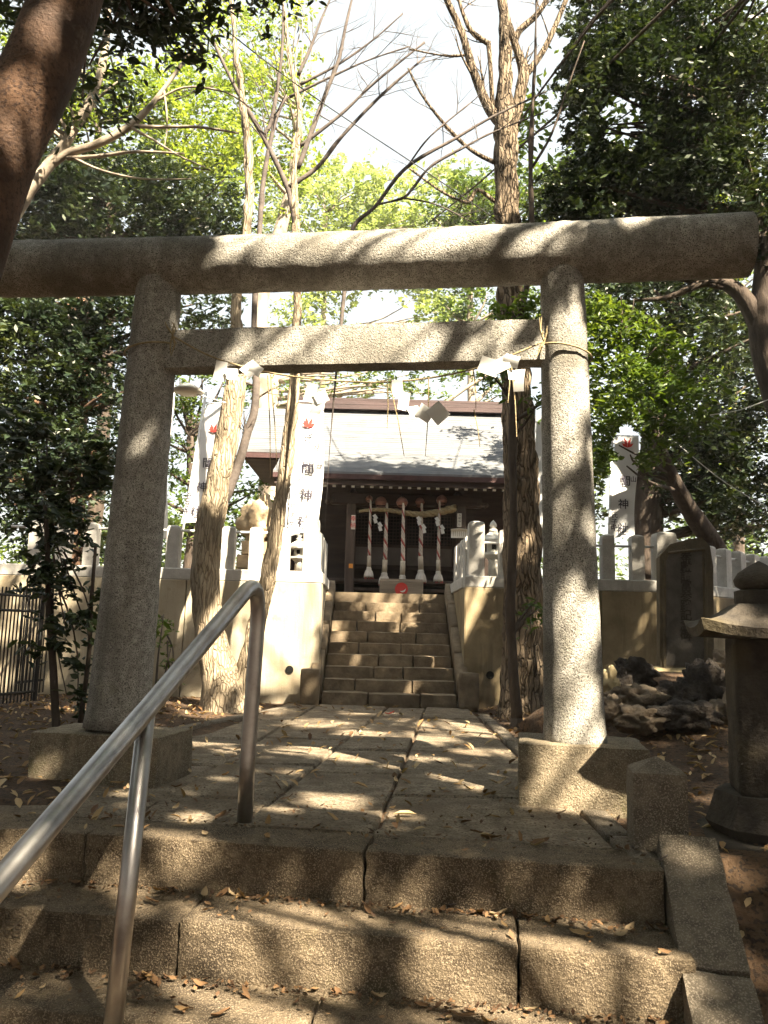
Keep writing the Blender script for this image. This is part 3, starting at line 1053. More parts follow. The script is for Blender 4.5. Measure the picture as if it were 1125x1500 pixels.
fence('stone_fence', 'white granite post fence on the right retaining wall', (2.5, FY, WZ), posts,
      [((Xr0, FY, 0), (Xr1 - .02, FY, 0), 0), ((Xr0 + .12, FY + .137, 0), (sx2 + .13, STAIR_TOP, 0), math.atan2(STAIR_TOP - FY - .137, sx2 - Xr0 + .01)),
       (tuple(c0 + wd * .12), tuple(c0 + wd * 4.0), R(42))],
      [(Vector((xb, FY, zr2)), Vector((Xr1, FY, zr2))), (c0 + Vector((0, 0, zr2)) + wd * .1, c0 + wd * 4 + Vector((0, 0, zr2)))])

# ------------------------------------------------------------------ shrine stairs
ss = thing('shrine_stairs', 'mossy brown stone stairs climbing to the shrine', 'stairs', (.1, STAIR_Y, 0))
SXL, SXR = at(470, 1020, STAIR_Y).x, at(670, 1020, STAIR_Y).x
N_ST = 10
rz = TER / N_ST
trd = (STAIR_TOP - STAIR_Y) / (N_ST - 1)
srng = random.Random(5)
for i in range(N_ST):
    y = STAIR_Y + i * trd
    W_ = SXR - SXL
    cuts = [0, srng.uniform(.22, .42), srng.uniform(.58, .78), 1]
    for j in range(3):
        a, b = SXL + W_ * cuts[j], SXL + W_ * cuts[j + 1]
        MB().rblock(((a + b) / 2, y + .19 + srng.uniform(-.008, .008), (i + 1) * rz - .11 + srng.uniform(-.004, .004)), (b - a - .010, .38, .22), rot=srng.uniform(-.008, .008), res=.11, b=.013, amp=.006, seed=i * 3 + j).build('step_block', 'stair_stone', ss, smooth=False)
sa = math.atan2(TER, STAIR_TOP - STAIR_Y + .2)
for s_, X in ((-1, SXL), (1, SXR)):
    cx = X + s_ * .075
    # foot post
    MB().rblock((X + s_ * .13, STAIR_Y - .06, .20), (.235, .24, .46), res=.08, b=.02, amp=.006, seed=21 + s_).build('newel_post', 'stair_stone', ss, smooth=True)
    for k in range(4):
        L = 2.62 / 4
        mid = (k + .5) * L + .1
        Mt = Matrix.Rotation(sa, 3, 'X')
        mb = MB().rblock((0, 0, 0), (.145, L - .012, .26), res=.12, b=.015, amp=.004, seed=30 + k)
        mb.v = [tuple(Mt @ Vector(v) + Vector((cx, STAIR_Y + math.cos(sa) * mid, .16 + math.sin(sa) * mid))) for v in mb.v]
        mb.build('side_kerb', 'stair_stone', ss, smooth=True)

# ------------------------------------------------------------------ shrine hall
PY = 14.5                                         # porch posts
xa, xb_ = at(513, 800, PY).x, at(675, 800, PY).x
SXc = (xa + xb_) / 2
DY = 15.7                                         # door wall
ze = at(600, 694, 14.0).z                         # porch eave
zr_ = at(600, 604, 16.8).z                        # ridge
sh = thing('shrine_hall', 'dark timber shrine hall with grey shingled roof above the stairs', 'shrine', (SXc, DY, TER))
HW = 2.35                                         # half width of the hall roof ridge
PWL, PWR = at(400, 692, 14.0).x, SXc + (SXc - at(400, 692, 14.0).x)


def prof(y):                                      # concave roof profile, front slope
    u = (y - 14.0) / 2.8
    return ze + (zr_ - ze) * (.62 * u + .38 * u * u)


# roof front slope in shingle courses (stepped)
def slope(x0, x1, y0, y1, nc, name, parent, mat='roof_shingle', back=False):
    mb = MB()
    for i in range(nc):
        ya, yb = y0 + (y1 - y0) * i / nc, y0 + (y1 - y0) * (i + 1) / nc
        za, zb = prof(ya), prof(yb)
        if back:
            yA, yB = 2 * 16.8 - ya, 2 * 16.8 - yb
        else:
            yA, yB = ya, yb
        t_ = .013
        vs = [(x0, yA, za + t_), (x1, yA, za + t_), (x1, yB, zb + .004), (x0, yB, zb + .004), (x0, yA, za - .05), (x1, yA, za - .05), (x1, yB, zb - .05), (x0, yB, zb - .05)]
        mb.add(vs, [(0, 1, 2, 3), (4, 7, 6, 5), (0, 4, 5, 1), (0, 3, 7, 4), (1, 5, 6, 2)])
    return mb.build(name, mat, parent)


roof = slope(PWL + .0, PWR, 14.0, 16.8, 34, 'roof', sh)
ml, mr = at(352, 664, 15.2).x, SXc + (SXc - at(352, 664, 15.2).x)
YS = 15.2
for a, b in ((ml, PWL - .003), (PWR + .003, mr)):
    slope(a, b, YS, 16.8, 20, 'roof_wing', roof)
slope(ml, mr, YS, 16.8, 12, 'rear_slope', roof, back=True)
# ridge
mb = MB()
for k in range(5):
    mb.box((SXc, 16.8, zr_ + .02 + .05 * k), (2 * HW - .04 * (k % 2), .34 - .02 * (k % 2) - .015 * k, .046))
mb.build('ridge', 'ridge_copper', roof)
for s_ in (-1, 1):
    mb = MB()
    mb.bbox((SXc + s_ * (HW + .06), 16.8, zr_ + .14), (.10, .40, .34), b=.02)
    mb.bbox((SXc + s_ * (HW + .06), 16.8, zr_ + .36), (.09, .16, .14), b=.03)
    mb.build('ridge_end', 'ridge_copper', roof)
# wing eave underside, raked bargeboards
mb = MB()
for a, b in ((ml, PWL), (PWR, mr)):
    mb.box(((a + b) / 2, YS + .03, prof(YS) - .10), (b - a, .05, .11))
mb.build('eave_board', 'red_wood', roof)
for s_, X in ((-1, ml), (1, mr)):
    mb = MB()
    n_ = 10
    for k in range(n_):
        ya, yb = YS + (16.8 - YS) * k / n_, YS + (16.8 - YS) * (k + 1) / n_
        x0, x1 = X + s_ * .0, X - s_ * .06
        za, zb = prof(ya) - .052, prof(yb) - .052
        mb.add([(x0, ya, za - .16), (x1, ya, za - .16), (x1, yb, zb - .16), (x0, yb, zb - .16), (x0, ya, za), (x1, ya, za), (x1, yb, zb), (x0, yb, zb)],
               [(0, 3, 2, 1), (4, 5, 6, 7), (0, 1, 5, 4), (1, 2, 6, 5), (2, 3, 7, 6), (3, 0, 4, 7)])
    mb.build('barge_board', 'red_wood', roof)
# soffit of the wings and the hall body
bx0, bx1 = at(408, 760, DY).x, SXc + (SXc - at(408, 760, DY).x)
MB().prism([(ml + .07, YS + .06), (mr - .07, YS + .06), (mr - .07, 18.2), (ml + .07, 18.2)], prof(YS) - .18, prof(YS) - .14).build('soffit', 'dark_wood', roof)
# porch fascia (two boards), gutter line
MB().box(((PWL + PWR) / 2, 14.02, ze - .075), (PWR - PWL, .05, .09)).build('fascia_board', 'red_wood', roof)
MB().box(((PWL + PWR) / 2, 14.07, ze - .17), (PWR - PWL - .05, .05, .10)).build('fascia_board', 'dark_wood', roof)
# rafters with white-painted ends
x = PWL + .08
k = 0
while x < PWR - .05:
    mb = MB()
    mb.box((x, 14.75, ze - .215 + .16), (.055, 1.3, .07), tilt=Matrix.Rotation(R(15), 3, 'X'))
    mb.box((x, 14.095, ze - .225), (.058, .014, .062), mi=1)
    mb.build('rafter', ['dark_wood', 'white_paint'], sh)
    x += px(14, 14.1)
# porch beam, posts
for X in (xa, xb_):
    MB().bbox((X, PY, TER + (ze - .42 - TER) / 2), (.17, .17, ze - .42 - TER), b=.015).build('porch_post', 'post_wood', sh)
MB().bbox((SXc, PY, ze - .40), (2.75, .18, .22), b=.02).build('porch_beam', 'dark_wood', sh)
for s_ in (-1, 1):
    mb = MB()
    for k in range(5):
        mb.lathe([(.01, 0), (.05, .03), (.055, .07), (.02, .10)], (SXc + s_ * (1.15 + .07 * k), PY - .02 * k, ze - .46 - .015 * k), 8)
    mb.build('beam_end_carving', 'post_wood', sh)
# side beams back to the hall, curved
for X in (xa, xb_):
    MB().tube([(X, PY, ze - .36), (X, PY + .5, ze - .18), (X, DY, ze - .1)], .07, 6).build('tie_beam', 'dark_wood', sh)
# walls: planked flanks
ztop = prof(YS) - .19
nb = 17
pz0, pz1 = TER + .35, ztop
for a, b in ((bx0, xa - .14), (xb_ + .14, bx1)):
    for k in range(nb):
        z = pz0 + (pz1 - pz0) * (k + .5) / nb
        MB().box(((a + b) / 2, DY - .01 + .006 * (k % 2), z), (b - a, .03, (pz1 - pz0) / nb - .006), tilt=Matrix.Rotation(R(6), 3, 'X')).build('wall_plank', 'dark_wood', sh)
mb = MB()
mb.box(((bx0 + bx1) / 2, DY + 1.2, (pz0 + pz1) / 2), (bx1 - bx0 - .02, 2.3, pz1 - pz0))
mb.build('hall_core', 'dark_wood', sh)
for X in (bx0, xa - .07, xb_ + .07, bx1):
    MB().bbox((X, DY - .03, (TER + ztop) / 2), (.15, .15, ztop - TER), b=.01).build('hall_post', 'dark_wood', sh)
# doors: lattice above, pale panel below
dx0, dx1 = xa + .0, xb_ - .0
for i in range(2):
    a, b = dx0 + (dx1 - dx0) * i / 2 + .03, dx0 + (dx1 - dx0) * (i + 1) / 2 - .03
    zl, zm, zh = at(600, 832, DY).z, at(600, 801, DY).z, at(600, 752, DY).z
    mb = MB()
    mb.box(((a + b) / 2, DY - .045, zh), (b - a, .05, .08)); mb.box(((a + b) / 2, DY - .045, zm), (b - a, .05, .06)); mb.box(((a + b) / 2, DY - .045, zl), (b - a, .05, .08))
    for X in (a, b): mb.box((X, DY - .045, (zl + zh) / 2), (.06, .054, zh - zl))
    d_ = mb.build('lattice_door', 'dark_wood', sh)
    mb = MB()
    for k in range(1, 15): mb.box((a + (b - a) * k / 15, DY - .05, (zm + zh) / 2), (.014, .02, zh - zm))
    for k in range(1, 10): mb.box(((a + b) / 2, DY - .055, zm + (zh - zm) * k / 10), (b - a, .02, .014))
    mb.build('lattice', 'dark_wood', d_)
    MB().box(((a + b) / 2, DY - .04, (zl + zm) / 2), (b - a - .06, .02, zm - zl - .06)).build('panel', 'panel_grey', d_)
    MB().box(((a + b) / 2, DY - .02, (zm + zh) / 2), (b - a - .06, .012, zh - zm - .06)).build('lattice_backing', 'hole_shade', d_)  # near-black sheet painting the dark behind the lattice
MB().box((SXc, DY - .03, (zh + ztop) / 2 + .03), (dx1 - dx0 + .1, .06, ztop - zh - .09)).build('lintel_board', 'dark_wood', sh)
# veranda and low front beams
MB().bbox((SXc, DY - .45, TER + .34), (bx1 - bx0 + .5, .85, .06), b=.01).build('veranda', 'post_wood', sh)
for yy, zpx, hgt in ((14.7, 853, .05), (14.6, 865, .06)):
    MB().bbox((SXc, yy, at(600, zpx, yy).z), (xb_ - xa + .05, .10, hgt), b=.008).build('porch_step', 'post_wood', sh)
MB().box((SXc, DY - .2, TER + .15), (bx1 - bx0, .05, .3)).build('underfloor_shade', 'hole_shade', sh)  # near-black sheet painting the shade under the veranda
# plaques
for (x, y, w_, h_, txt, mt, lab) in ((517.5, 765, 6, 21, '奉納', 'red_ink', None), (673, 762, 6, 20, '浅間神社', 'ink', None)):
    p = at(x, y, PY - .10)
    pl = MB().bbox(p, (px(w_, PY), .015, px(h_, PY)), b=.003).build('plaque', 'white_paint', sh)
    n_ = len(txt)
    for k, chx in enumerate(txt):
        text_mesh(chx, px(h_ / n_ * .8, PY), mt, pl, p + Vector((0, -.010, px(h_ * (.5 - (k + .5) / n_) * .92, PY))), (R(90), 0, 0))
p = at(514, 829, PY - .092)
pl = MB().bbox(p, (px(6, PY), .01, px(6.5, PY)), b=.002).build('plaque', 'orange_ink', sh)
MB().lathe([(.018, 0), (.018, .004)], (0, 0, 0), 10)
p = at(673, 818, PY - .092)
MB().bbox(p, (px(4, PY), .01, px(13, PY)), b=.002).build('plaque', 'white_paint', sh)
# pale notice board with a small gabled top on the right post
p = at(673, 782, PY - .16)
nb_ = thing('notice_board', 'small white gabled notice board on the right porch post', 'sign', p)
w2, h2 = px(12, PY), px(6, PY)
vs = [(-w2, 0, -h2), (w2, 0, -h2), (w2, 0, h2 * .9), (0, 0, h2 * 1.25), (-w2, 0, h2 * .9)]
mb = MB()
mb.add([p + Vector(v) for v in vs] + [p + Vector(v) + Vector((0, .03, 0)) for v in vs], [(0, 1, 2, 3, 4), (9, 8, 7, 6, 5)] + [(i, i + 5, (i + 1) % 5 + 5, (i + 1) % 5) for i in range(5)])
mb.build('board', 'white_paint', nb_)
for s_ in (-1, 1):
    MB().box(p + Vector((s_ * w2 / 2, -.012, h2 * 1.13)), (w2 * 1.1, .06, .012), tilt=Matrix.Rotation(s_ * .12, 3, 'Y')).build('board_roof', 'white_paint', nb_)
for k in range(7):
    MB().box(p + Vector((-w2 * .75 + k * w2 * .25, -.003, 0)), (.008, .004, h2 * 1.2)).build('text_line', 'sleeve', nb_)

# bells and their ropes
bell_labels = ['bell with red and white rope, leftmost of the five before the shrine', 'bell with red and white rope, second from the left of five',
               'bell with red and white rope hanging over the offering box, longest of five', 'bell with red and white rope, second from the right of five',
               'bell with red and white rope, rightmost of the five before the shrine']
BY = 14.32
for i, (xt, yt, xs, ys, xe, ye, bx, rb) in enumerate(((543, 728, 541, 814, 540, 846, 541, 5.5), (567, 733, 564, 820, 562, 856, 558, 9.5), (591, 733, 590, 822, 589, 861, 589, 8.5), (618, 733, 616, 815, 617, 853, 615, 8), (644, 730, 642, 820, 642, 852, 647, 8))):
    y_ = BY + (.05 if i in (1, 3) else 0) - (.08 if i == 2 else 0)
    pt, ps, pe = at(xt, yt + 4, y_), at(xs, ys, y_), at(xe, ye, y_)
    t = thing('bell_rope', bell_labels[i], 'bell rope', pt, 'bell ropes hanging before the shrine')
    pb = at(bx, yt + 3, y_ + .09)
    r_ = px(rb, y_)
    bprof = [(.02 * r_ / .1, r_ * 1.02)] + [(r_ * math.sin(a), r_ * math.cos(a)) for a in [R(x) for x in (25, 50, 70, 85)]] + [(r_ * 1.06, r_ * .04), (r_ * 1.06, -r_ * .06)] + [(r_ * math.sin(a), r_ * math.cos(a)) for a in [R(x) for x in (95, 115, 140, 165)]]
    bprof = [(a, b) for a, b in reversed(bprof)]
    bo = MB().lathe(bprof, pb, 14).build('bell', 'bell_copper', t, smooth=True)
    MB().box((pb.x, pb.y - r_ * .55, pb.z - r_ * .62), (r_ * 1.3, r_ * .5, .012)).build('bell_slot', 'hole_shade', bo)
    MB().tube([pb + Vector((0, 0, r_ * .95)), Vector((pb.x, pb.y + .05, ze - .3))], .012, 6).build('hook', 'iron', bo)
    rr_ = px(2.6 if i in (0, 4) else 3.3, y_)
    L = (pt - ps).length
    mb = MB()
    for s_ in range(4):
        pts, rad = [], []
        nn = int(L / .02)
        for k in range(nn + 1):
            u = k / nn
            c = pt.lerp(ps, u)
            a = u * L * 2 * math.pi / .26 + s_ * math.pi / 2
            rr2 = rr_ * (.55 + .45 * min(1, u * 1.5))
            pts.append(c + Vector((math.cos(a), math.sin(a), 0)) * rr2 * .5)
            rad.append(rr2 * .52)
        mb.tube(pts, rad, 5, mi=1 if s_ == 0 else 0)
    mb.build('cord', ['cord_white', 'cord_red'], t, smooth=True)
    sm = ps.lerp(pe, .52)
    MB().tube([ps, sm], [rr_ * 1.15, rr_ * 1.2], 10).build('sleeve', 'sleeve', t, smooth=True)
    mb = MB()
    hgt = (sm - pe).length
    tp = [(rr_ * 1.0, 0)]
    Rt = px(8.2 if i not in (0, 4) else 7, y_)
    seg = 20
    profile = [(rr_ * 1.15, .0), (rr_ * 1.5, -.14), (rr_ * 1.35, -.2), (Rt * .78, -.45), (Rt * .95, -.75), (Rt, -1.0), (Rt * .6, -.98)]
    base = len(mb.v)
    vs, fs = [], []
    for a, (r2, z2) in enumerate(profile):
        for k in range(seg):
            an = 2 * math.pi * k / seg
            r3 = r2 * (1 + (.09 if k % 2 else -.05) * (a > 2))
            vs.append((sm.x + r3 * math.cos(an), sm.y + r3 * math.sin(an), sm.z + z2 * hgt))
    for a in range(len(profile) - 1):
        for k in range(seg): fs.append((a * seg + k, (a + 1) * seg + k, (a + 1) * seg + (k + 1) % seg, a * seg + (k + 1) % seg))
    mb.add(vs, fs)
    ts = mb.build('tassel', 'tassel', t, smooth=True)
    mb = MB()
    for k in range(9):
        an = rng.uniform(0, 6.28); r3 = Rt * .85
        a = Vector((sm.x + r3 * math.cos(an), sm.y + r3 * math.sin(an), pe.z + .02))
        mb.tube([a, a + Vector((rng.uniform(-.01, .02), 0, -.045))], [.012, .008], 4)
    mb.build('red_fringe', 'cord_red', ts)

# thick straw rope across the porch
a, b = at(526, 749, 14.36), at(667, 747, 14.36)
t = thing('straw_rope', 'thick twisted straw rope hung between the porch posts', 'rope', (SXc, 14.36, a.z))
for s_ in range(3):
    pts, rad = [], []
    for k in range(91):
        u = k / 90
        c = a.lerp(b, u) + Vector((0, 0, .045 * math.sin(u * 7) - .03 * math.sin(math.pi * u)))
        rr_ = .025 + .045 * u
        an = u * 2 * math.pi * 5 + s_ * 2.094
        pts.append(c + Vector((0, math.cos(an), math.sin(an))) * rr_ * .55)
        rad.append(rr_ * .58)
    MB().tube(pts, rad, 7).build('strand', 'straw', t, smooth=True)
for (x, y) in ((548, 757), (612, 760), (639, 761)):
    mb = MB()
    p = at(x, y, 14.27)
    for k in range(4):
        q = p + Vector((.045 * k + .02 * (-1) ** k, -.003 * k, -.07 * k))
        mb.box(q, (.06, .004, .09), tilt=Matrix.Rotation(-.6 + .3 * (k % 2), 3, 'Y'))
    mb.build('paper_streamer', 'paper', t)
MB().tube([at(522, 713, 14.2), at(655, 716, 14.2)], .018, 8).build('hanging_pole', 'post_wood', sh, smooth=True)

# offering box with the red crest
OY = 14.05
x0, x1 = at(556, 860, OY).x, at(620, 860, OY).x
zt_ = at(588, 850, OY).z
ob = thing('offering_box', 'weathered wooden offering box with a red round crest', 'box', ((x0 + x1) / 2, OY, TER))
MB().bbox(((x0 + x1) / 2, OY + .16, (TER + zt_) / 2), (x1 - x0, .34, zt_ - TER), b=.012).build('body', 'box_wood', ob)
for k in range(6):
    MB().box(((x0 + x1) / 2, OY + .03 + k * .055, zt_ + .012), (x1 - x0 - .02, .03, .024)).build('top_slat', 'box_wood', ob)
pc = at(588, 863, OY - .016)
cr_ = px(9.5, OY)
mb = MB()
nn = 28
vs = [(pc.x, pc.y, pc.z)] + [(pc.x + cr_ * math.cos(2 * math.pi * k / nn), pc.y, pc.z + cr_ * math.sin(2 * math.pi * k / nn)) for k in range(nn)]
mb.add(vs, [(0, 1 + k, 1 + (k + 1) % nn) for k in range(nn)])
crest = mb.build('crest', 'red_ink', ob)
mb = MB()
pa = []
for k in range(11):
    an = R(-120 + 110 * k / 10)
    pa.append((an, .012 * math.sin(math.pi * k / 10) + .002))
vs = []
for an, wd_ in pa:
    for s_ in (-1, 1):
        r2 = cr_ * .55 + s_ * wd_
        vs.append((pc.x + .01 + r2 * math.cos(an), pc.y - .004, pc.z + .02 + r2 * math.sin(an)))
mb.add(vs, [(2 * k, 2 * k + 2, 2 * k + 3, 2 * k + 1) for k in range(10)])
mb.build('crescent', 'white_paint', crest)

# ------------------------------------------------------------------ banners
def banner(label, Y, top, bot, wpx, pole_dx, chars, small_r=None, small_l=None, flame=None, name='shrine_banner', z0=TER, wave=.028, pole_top=None, seed=0):
    """top, bot: photo points of the cloth's centre line; wpx its width"""
    A, B = at(top[0], top[1], Y), at(bot[0], bot[1], Y)
    W2 = px(wpx, Y) / 2
    t = thing(name, label, 'banner', (B.x - W2 - .04, Y, z0), 'shrine banners')
    nu, nv = 10, 40
    def surf(u, v):
        c = A.lerp(B, v)
        yoff = wave * (math.sin(u * 3.4 + seed + v * 5) * .5 + .35 * math.sin(v * 9 + u * 2 + seed)) * (.4 + .6 * u)
        return Vector((c.x + (u - .5) * 2 * W2 - .02 * u * math.sin(v * 7 + seed), c.y + yoff, c.z + .03 * math.sin(u * 3) * (v > .9)))
    vs, fs = [], []
    for th in (0, .003):
        for j in range(nv + 1):
            for i in range(nu + 1):
                vs.append(surf(i / nu, j / nv) + Vector((0, th, 0)))
    n1 = (nu + 1) * (nv + 1)
    for j in range(nv):
        for i in range(nu):
            q = (j * (nu + 1) + i, (j + 1) * (nu + 1) + i, (j + 1) * (nu + 1) + i + 1, j * (nu + 1) + i + 1)
            fs.append(q); fs.append(tuple(n1 + k for k in reversed(q)))
    mb = MB(); mb.add(vs, fs)
    cl = mb.build('cloth', 'banner_cloth', t, smooth=True)
    pxl = A.lerp(B, 0).x - W2 - px(3, Y)
    pb = B.x - W2 - px(4, Y)
    ptop = pole_top if pole_top else A.z + .15
    MB().tube([(pb - .01, Y, z0), (pb + (pxl - pb) * 1.05, Y, ptop)], .02, 10).build('pole', 'pole_white', t, smooth=True)
    MB().tube([(pxl - .02, Y, A.z + .015), (A.x + W2, Y, A.z + .015)], .01, 6).build('crossbar', 'pole_white', t)
    for k in range(7):
        v = (k + .5) / 7
        c = A.lerp(B, v)
        MB().tube([(c.x - W2 + .01, Y - .01, c.z), (pxl + (pb - pxl) * v, Y - .015, c.z)], .008, 4).build('tie_loop', 'banner_cloth', t)

    def put(ch_, u, v, s_, mt, bold=.0):
        p = surf(u, v)
        du, dv = surf(min(1, u + .05), v) - surf(max(0, u - .05), v), surf(u, max(0, v - .02)) - surf(u, min(1, v + .02))
        du.normalize(); nrm = du.cross(dv).normalized()
        dv = nrm.cross(du)
        rm = Matrix((du, dv, nrm)).transposed().to_euler()
        text_mesh(ch_, s_, mt, cl, p + nrm * .022, rm, 'lettering', .001, bold)
    for ch_, v, s_ in chars: put(ch_, .52, v, px(s_ * 1.08, Y), 'ink', .0015)
    if small_r:
        for ch_, v, s_ in small_r: put(ch_, .84, v, px(s_ * 1.05, Y), 'ink', .001)
    if small_l:
        for ch_, v, s_ in small_l: put(ch_, .14, v, px(s_ * 1.05, Y), 'ink', .001)
    if flame:
        v0, s_ = flame
        p = surf(.5, v0) + Vector((0, -.02, 0))
        mb = MB()
        q = px(s_, Y)
        for k, (a, l) in enumerate(((-.9, .8), (-.3, 1.2), (.35, 1.1), (.95, .8))):
            d1 = Vector((math.sin(a), 0, math.cos(a)))
            d2 = Vector((d1.z, 0, -d1.x))
            b_ = p + Vector((0, -.001 * k, -q * .35))
            mb.add([b_, b_ + d1 * q * .5 * l + d2 * q * .16, b_ + d1 * q * l, b_ + d1 * q * .5 * l - d2 * q * .16], [(0, 1, 2, 3)])
        mb.build('crest', 'red_ink', cl)
    return t


L_big = [('淺', .28, 14), ('間', .50, 18), ('神', .70, 18), ('社', .91, 18)]
L_sr = [('小', .33, 11), ('山', .46, 11)]
L_sl = [('氏', .775, 9.5), ('子', .84, 9.5), ('中', .905, 9.5)]
banner('tall white shrine banner with black characters beside the hall, nearest the stairs', 11.0, (455, 590), (444, 786), 46, 0, [(c, v, s_) for c, v, s_ in L_big], L_sr, L_sl, (.165, 16), pole_top=at(440, 545, 11.0).z, seed=1)
banner('leaning white banner half hidden behind the twin trunked tree', 11.2, (321, 592), (284, 768), 38, 0, [('間', .50, 15), ('神', .70, 15), ('社', .9, 15)], None, L_sl, (.22, 13), pole_top=at(315, 575, 11.2).z, seed=2)
banner('white banner behind the right torii pillar, leaves hanging over its top', 11.0, (918, 640), (911, 790), 36, 0, [('間', .44, 15), ('神', .67, 15), ('社', .9, 15)], [('山', .42, 9)], L_sl, (.08, 14), pole_top=at(905, 622, 11.0).z, seed=3)
banner('narrow white banner edge showing behind the left torii pillar', 12.2, (238, 560), (226, 790), 34, 0, [('間', .50, 15), ('神', .70, 15)], None, None, None, pole_top=at(238, 545, 12.2).z, seed=4)
banner('white banner edge showing between the ridged trunk and right pillar', 11.4, (802, 620), (798, 790), 34, 0, [('間', .50, 15), ('神', .70, 15)], None, None, None, pole_top=at(795, 600, 11.4).z, seed=5)

# ------------------------------------------------------------------ small white lanterns on the terrace
def small_lantern(xp, ybase, Y, hpx, label):
    b = at(xp, ybase, Y); b.z = TER
    t = thing('stone_lantern', label, 'lantern', b)
    Hh = at(xp, hpx, Y).z - TER
    k_ = Hh / 1.62
    q = math.pi / 6
    K = lambda pr: [(a * k_, z_ * k_) for a, z_ in pr]
    MB().lathe(K([(.28, 0), (.28, .12), (.2, .2)]), b, 6, rot=q).build('base', 'white_granite', t)
    MB().lathe(K([(.11, .2), (.10, .70), (.12, .76)]), b, 12).build('shaft', 'white_granite', t, smooth=True)
    z = .76
    MB().lathe(K([(.12, z), (.24, z + .09), (.24, z + .14), (.18, z + .15)]), b, 6, rot=q).build('platform', 'white_granite', t)
    fb = MB().lathe(K([(.15, z + .15), (.15, z + .38)]), b, 6, rot=q).build('fire_box', 'white_granite', t)
    MB().box((b.x, b.y - .135 * k_, b.z + (z + .265) * k_), (.09 * k_, .02, .12 * k_)).build('opening', 'hole_shade', fb)
    MB().lathe(K([(.17, z + .38), (.33, z + .36), (.34, z + .41), (.2, z + .52), (.10, z + .58)]), b, 6, rot=q).build('roof', 'white_granite', t)
    MB().lathe(K([(.05, z + .58), (.10, z + .60), (.085, z + .66), (.04, z + .68), (.085, z + .73), (.06, z + .80), (.005, z + .86)]), b, 12).build('finial', 'white_granite', t, smooth=True)


small_lantern(436, 850, 11.8, 778, 'pale stone lantern left of the stairs, under the big banner')
small_lantern(722, 855, 11.8, 762, 'pale stone lantern right of the stairs, showing between fence posts')

# statue-like tan stone on a pedestal behind the left fence
p = at(383, 790, 11.6)
t = thing('guardian_stone', 'tan weathered stone on a stepped pedestal behind the left fence', 'stone', (p.x, p.y, TER))
for k, (w_, h_, z) in enumerate(((.75, .25, .125), (.6, .2, .35), (.5, .2, .55))):
    MB().rblock((p.x, p.y, TER + z), (w_, w_, h_), res=.2, b=.02, amp=.008, seed=70 + k).build('pedestal_tier', 'tan_stone', t, smooth=False)


def rock(name, label, c, d, mat, seed, sub=3, amp=.28, group=None, parent=None, fr=1.6):
    bm = bmesh.new()
    bmesh.ops.create_icosphere(bm, subdivisions=sub, radius=1.0)
    o_ = Vector((seed * 3.1, seed * 1.7, seed * .9))
    for v in bm.verts:
        n = v.co.normalized()
        k = 1 + amp * (noise.noise(n * fr + o_) * 1.1 + .5 * abs(noise.noise(n * fr * 2.3 + o_)) + .4 * noise.noise(n * fr * 4.5 + o_))
        v.co = Vector((n.x * k * d[0], n.y * k * d[1], n.z * k * d[2]))
    bm.verts.index_update()
    mb = MB()
    mb.add([v.co + Vector(c) for v in bm.verts], [[v.index for v in f.verts] for f in bm.faces])
    bm.free()
    o = mb.build(name, mat, parent, smooth=(sub > 3))
    if label: tag(o, label, 'rock', group)
    return o


zz = at(383, 768, 11.6).z
rock('boulder', None, (p.x, p.y, zz), (.27, .22, .34), 'tan_stone', 4, 4, .5, parent=t, fr=2.2)

# ------------------------------------------------------------------ stele on its rocky mound
SY = 7.9
sb = at(1006, 982, SY)
t = thing('stone_stele', 'dark engraved memorial stele standing on a pale rock at right', 'stele', (sb.x, sb.y, sb.z))
outl = [(967, 984), (966, 815), (974, 806), (982, 797), (1012, 789), (1028, 787), (1040, 800), (1045, 830), (1046, 984)]
ang_s = R(-4)
pts2 = [at(x, y, SY) for x, y in outl]
mb = MB()
n = len(pts2)
vs = [(q.x, SY, q.z) for q in pts2] + [(q.x + .05, SY + .24, q.z - .0) for q in pts2]
cx_ = sum(v[0] for v in vs) / len(vs)
fs = [tuple(reversed(range(n))), tuple(range(n, 2 * n))] + [(i, (i + 1) % n, (i + 1) % n + n, i + n) for i in range(n)]
fs = [tuple(reversed(f)) for f in fs]
mb.add(vs, fs)
sl_ = mb.build('slab', 'stele_rim', t)
fo = [(976, 975), (976, 822), (980, 812), (1028, 806), (1031, 975)]
q = [at(x, y, SY) for x, y in fo]
mb = MB()
q2 = [Vector((v.x, SY - .006, v.z)) for v in q]
q3 = [Vector((v.x, SY + .02, v.z)) for v in q]
mb.add(q2 + q3, [(0, 4, 3, 2, 1)] + [(i, (i + 1) % 5, (i + 1) % 5 + 5, i + 5) for i in range(5)])
mb.build('engraved_face', 'stele_stone', t)
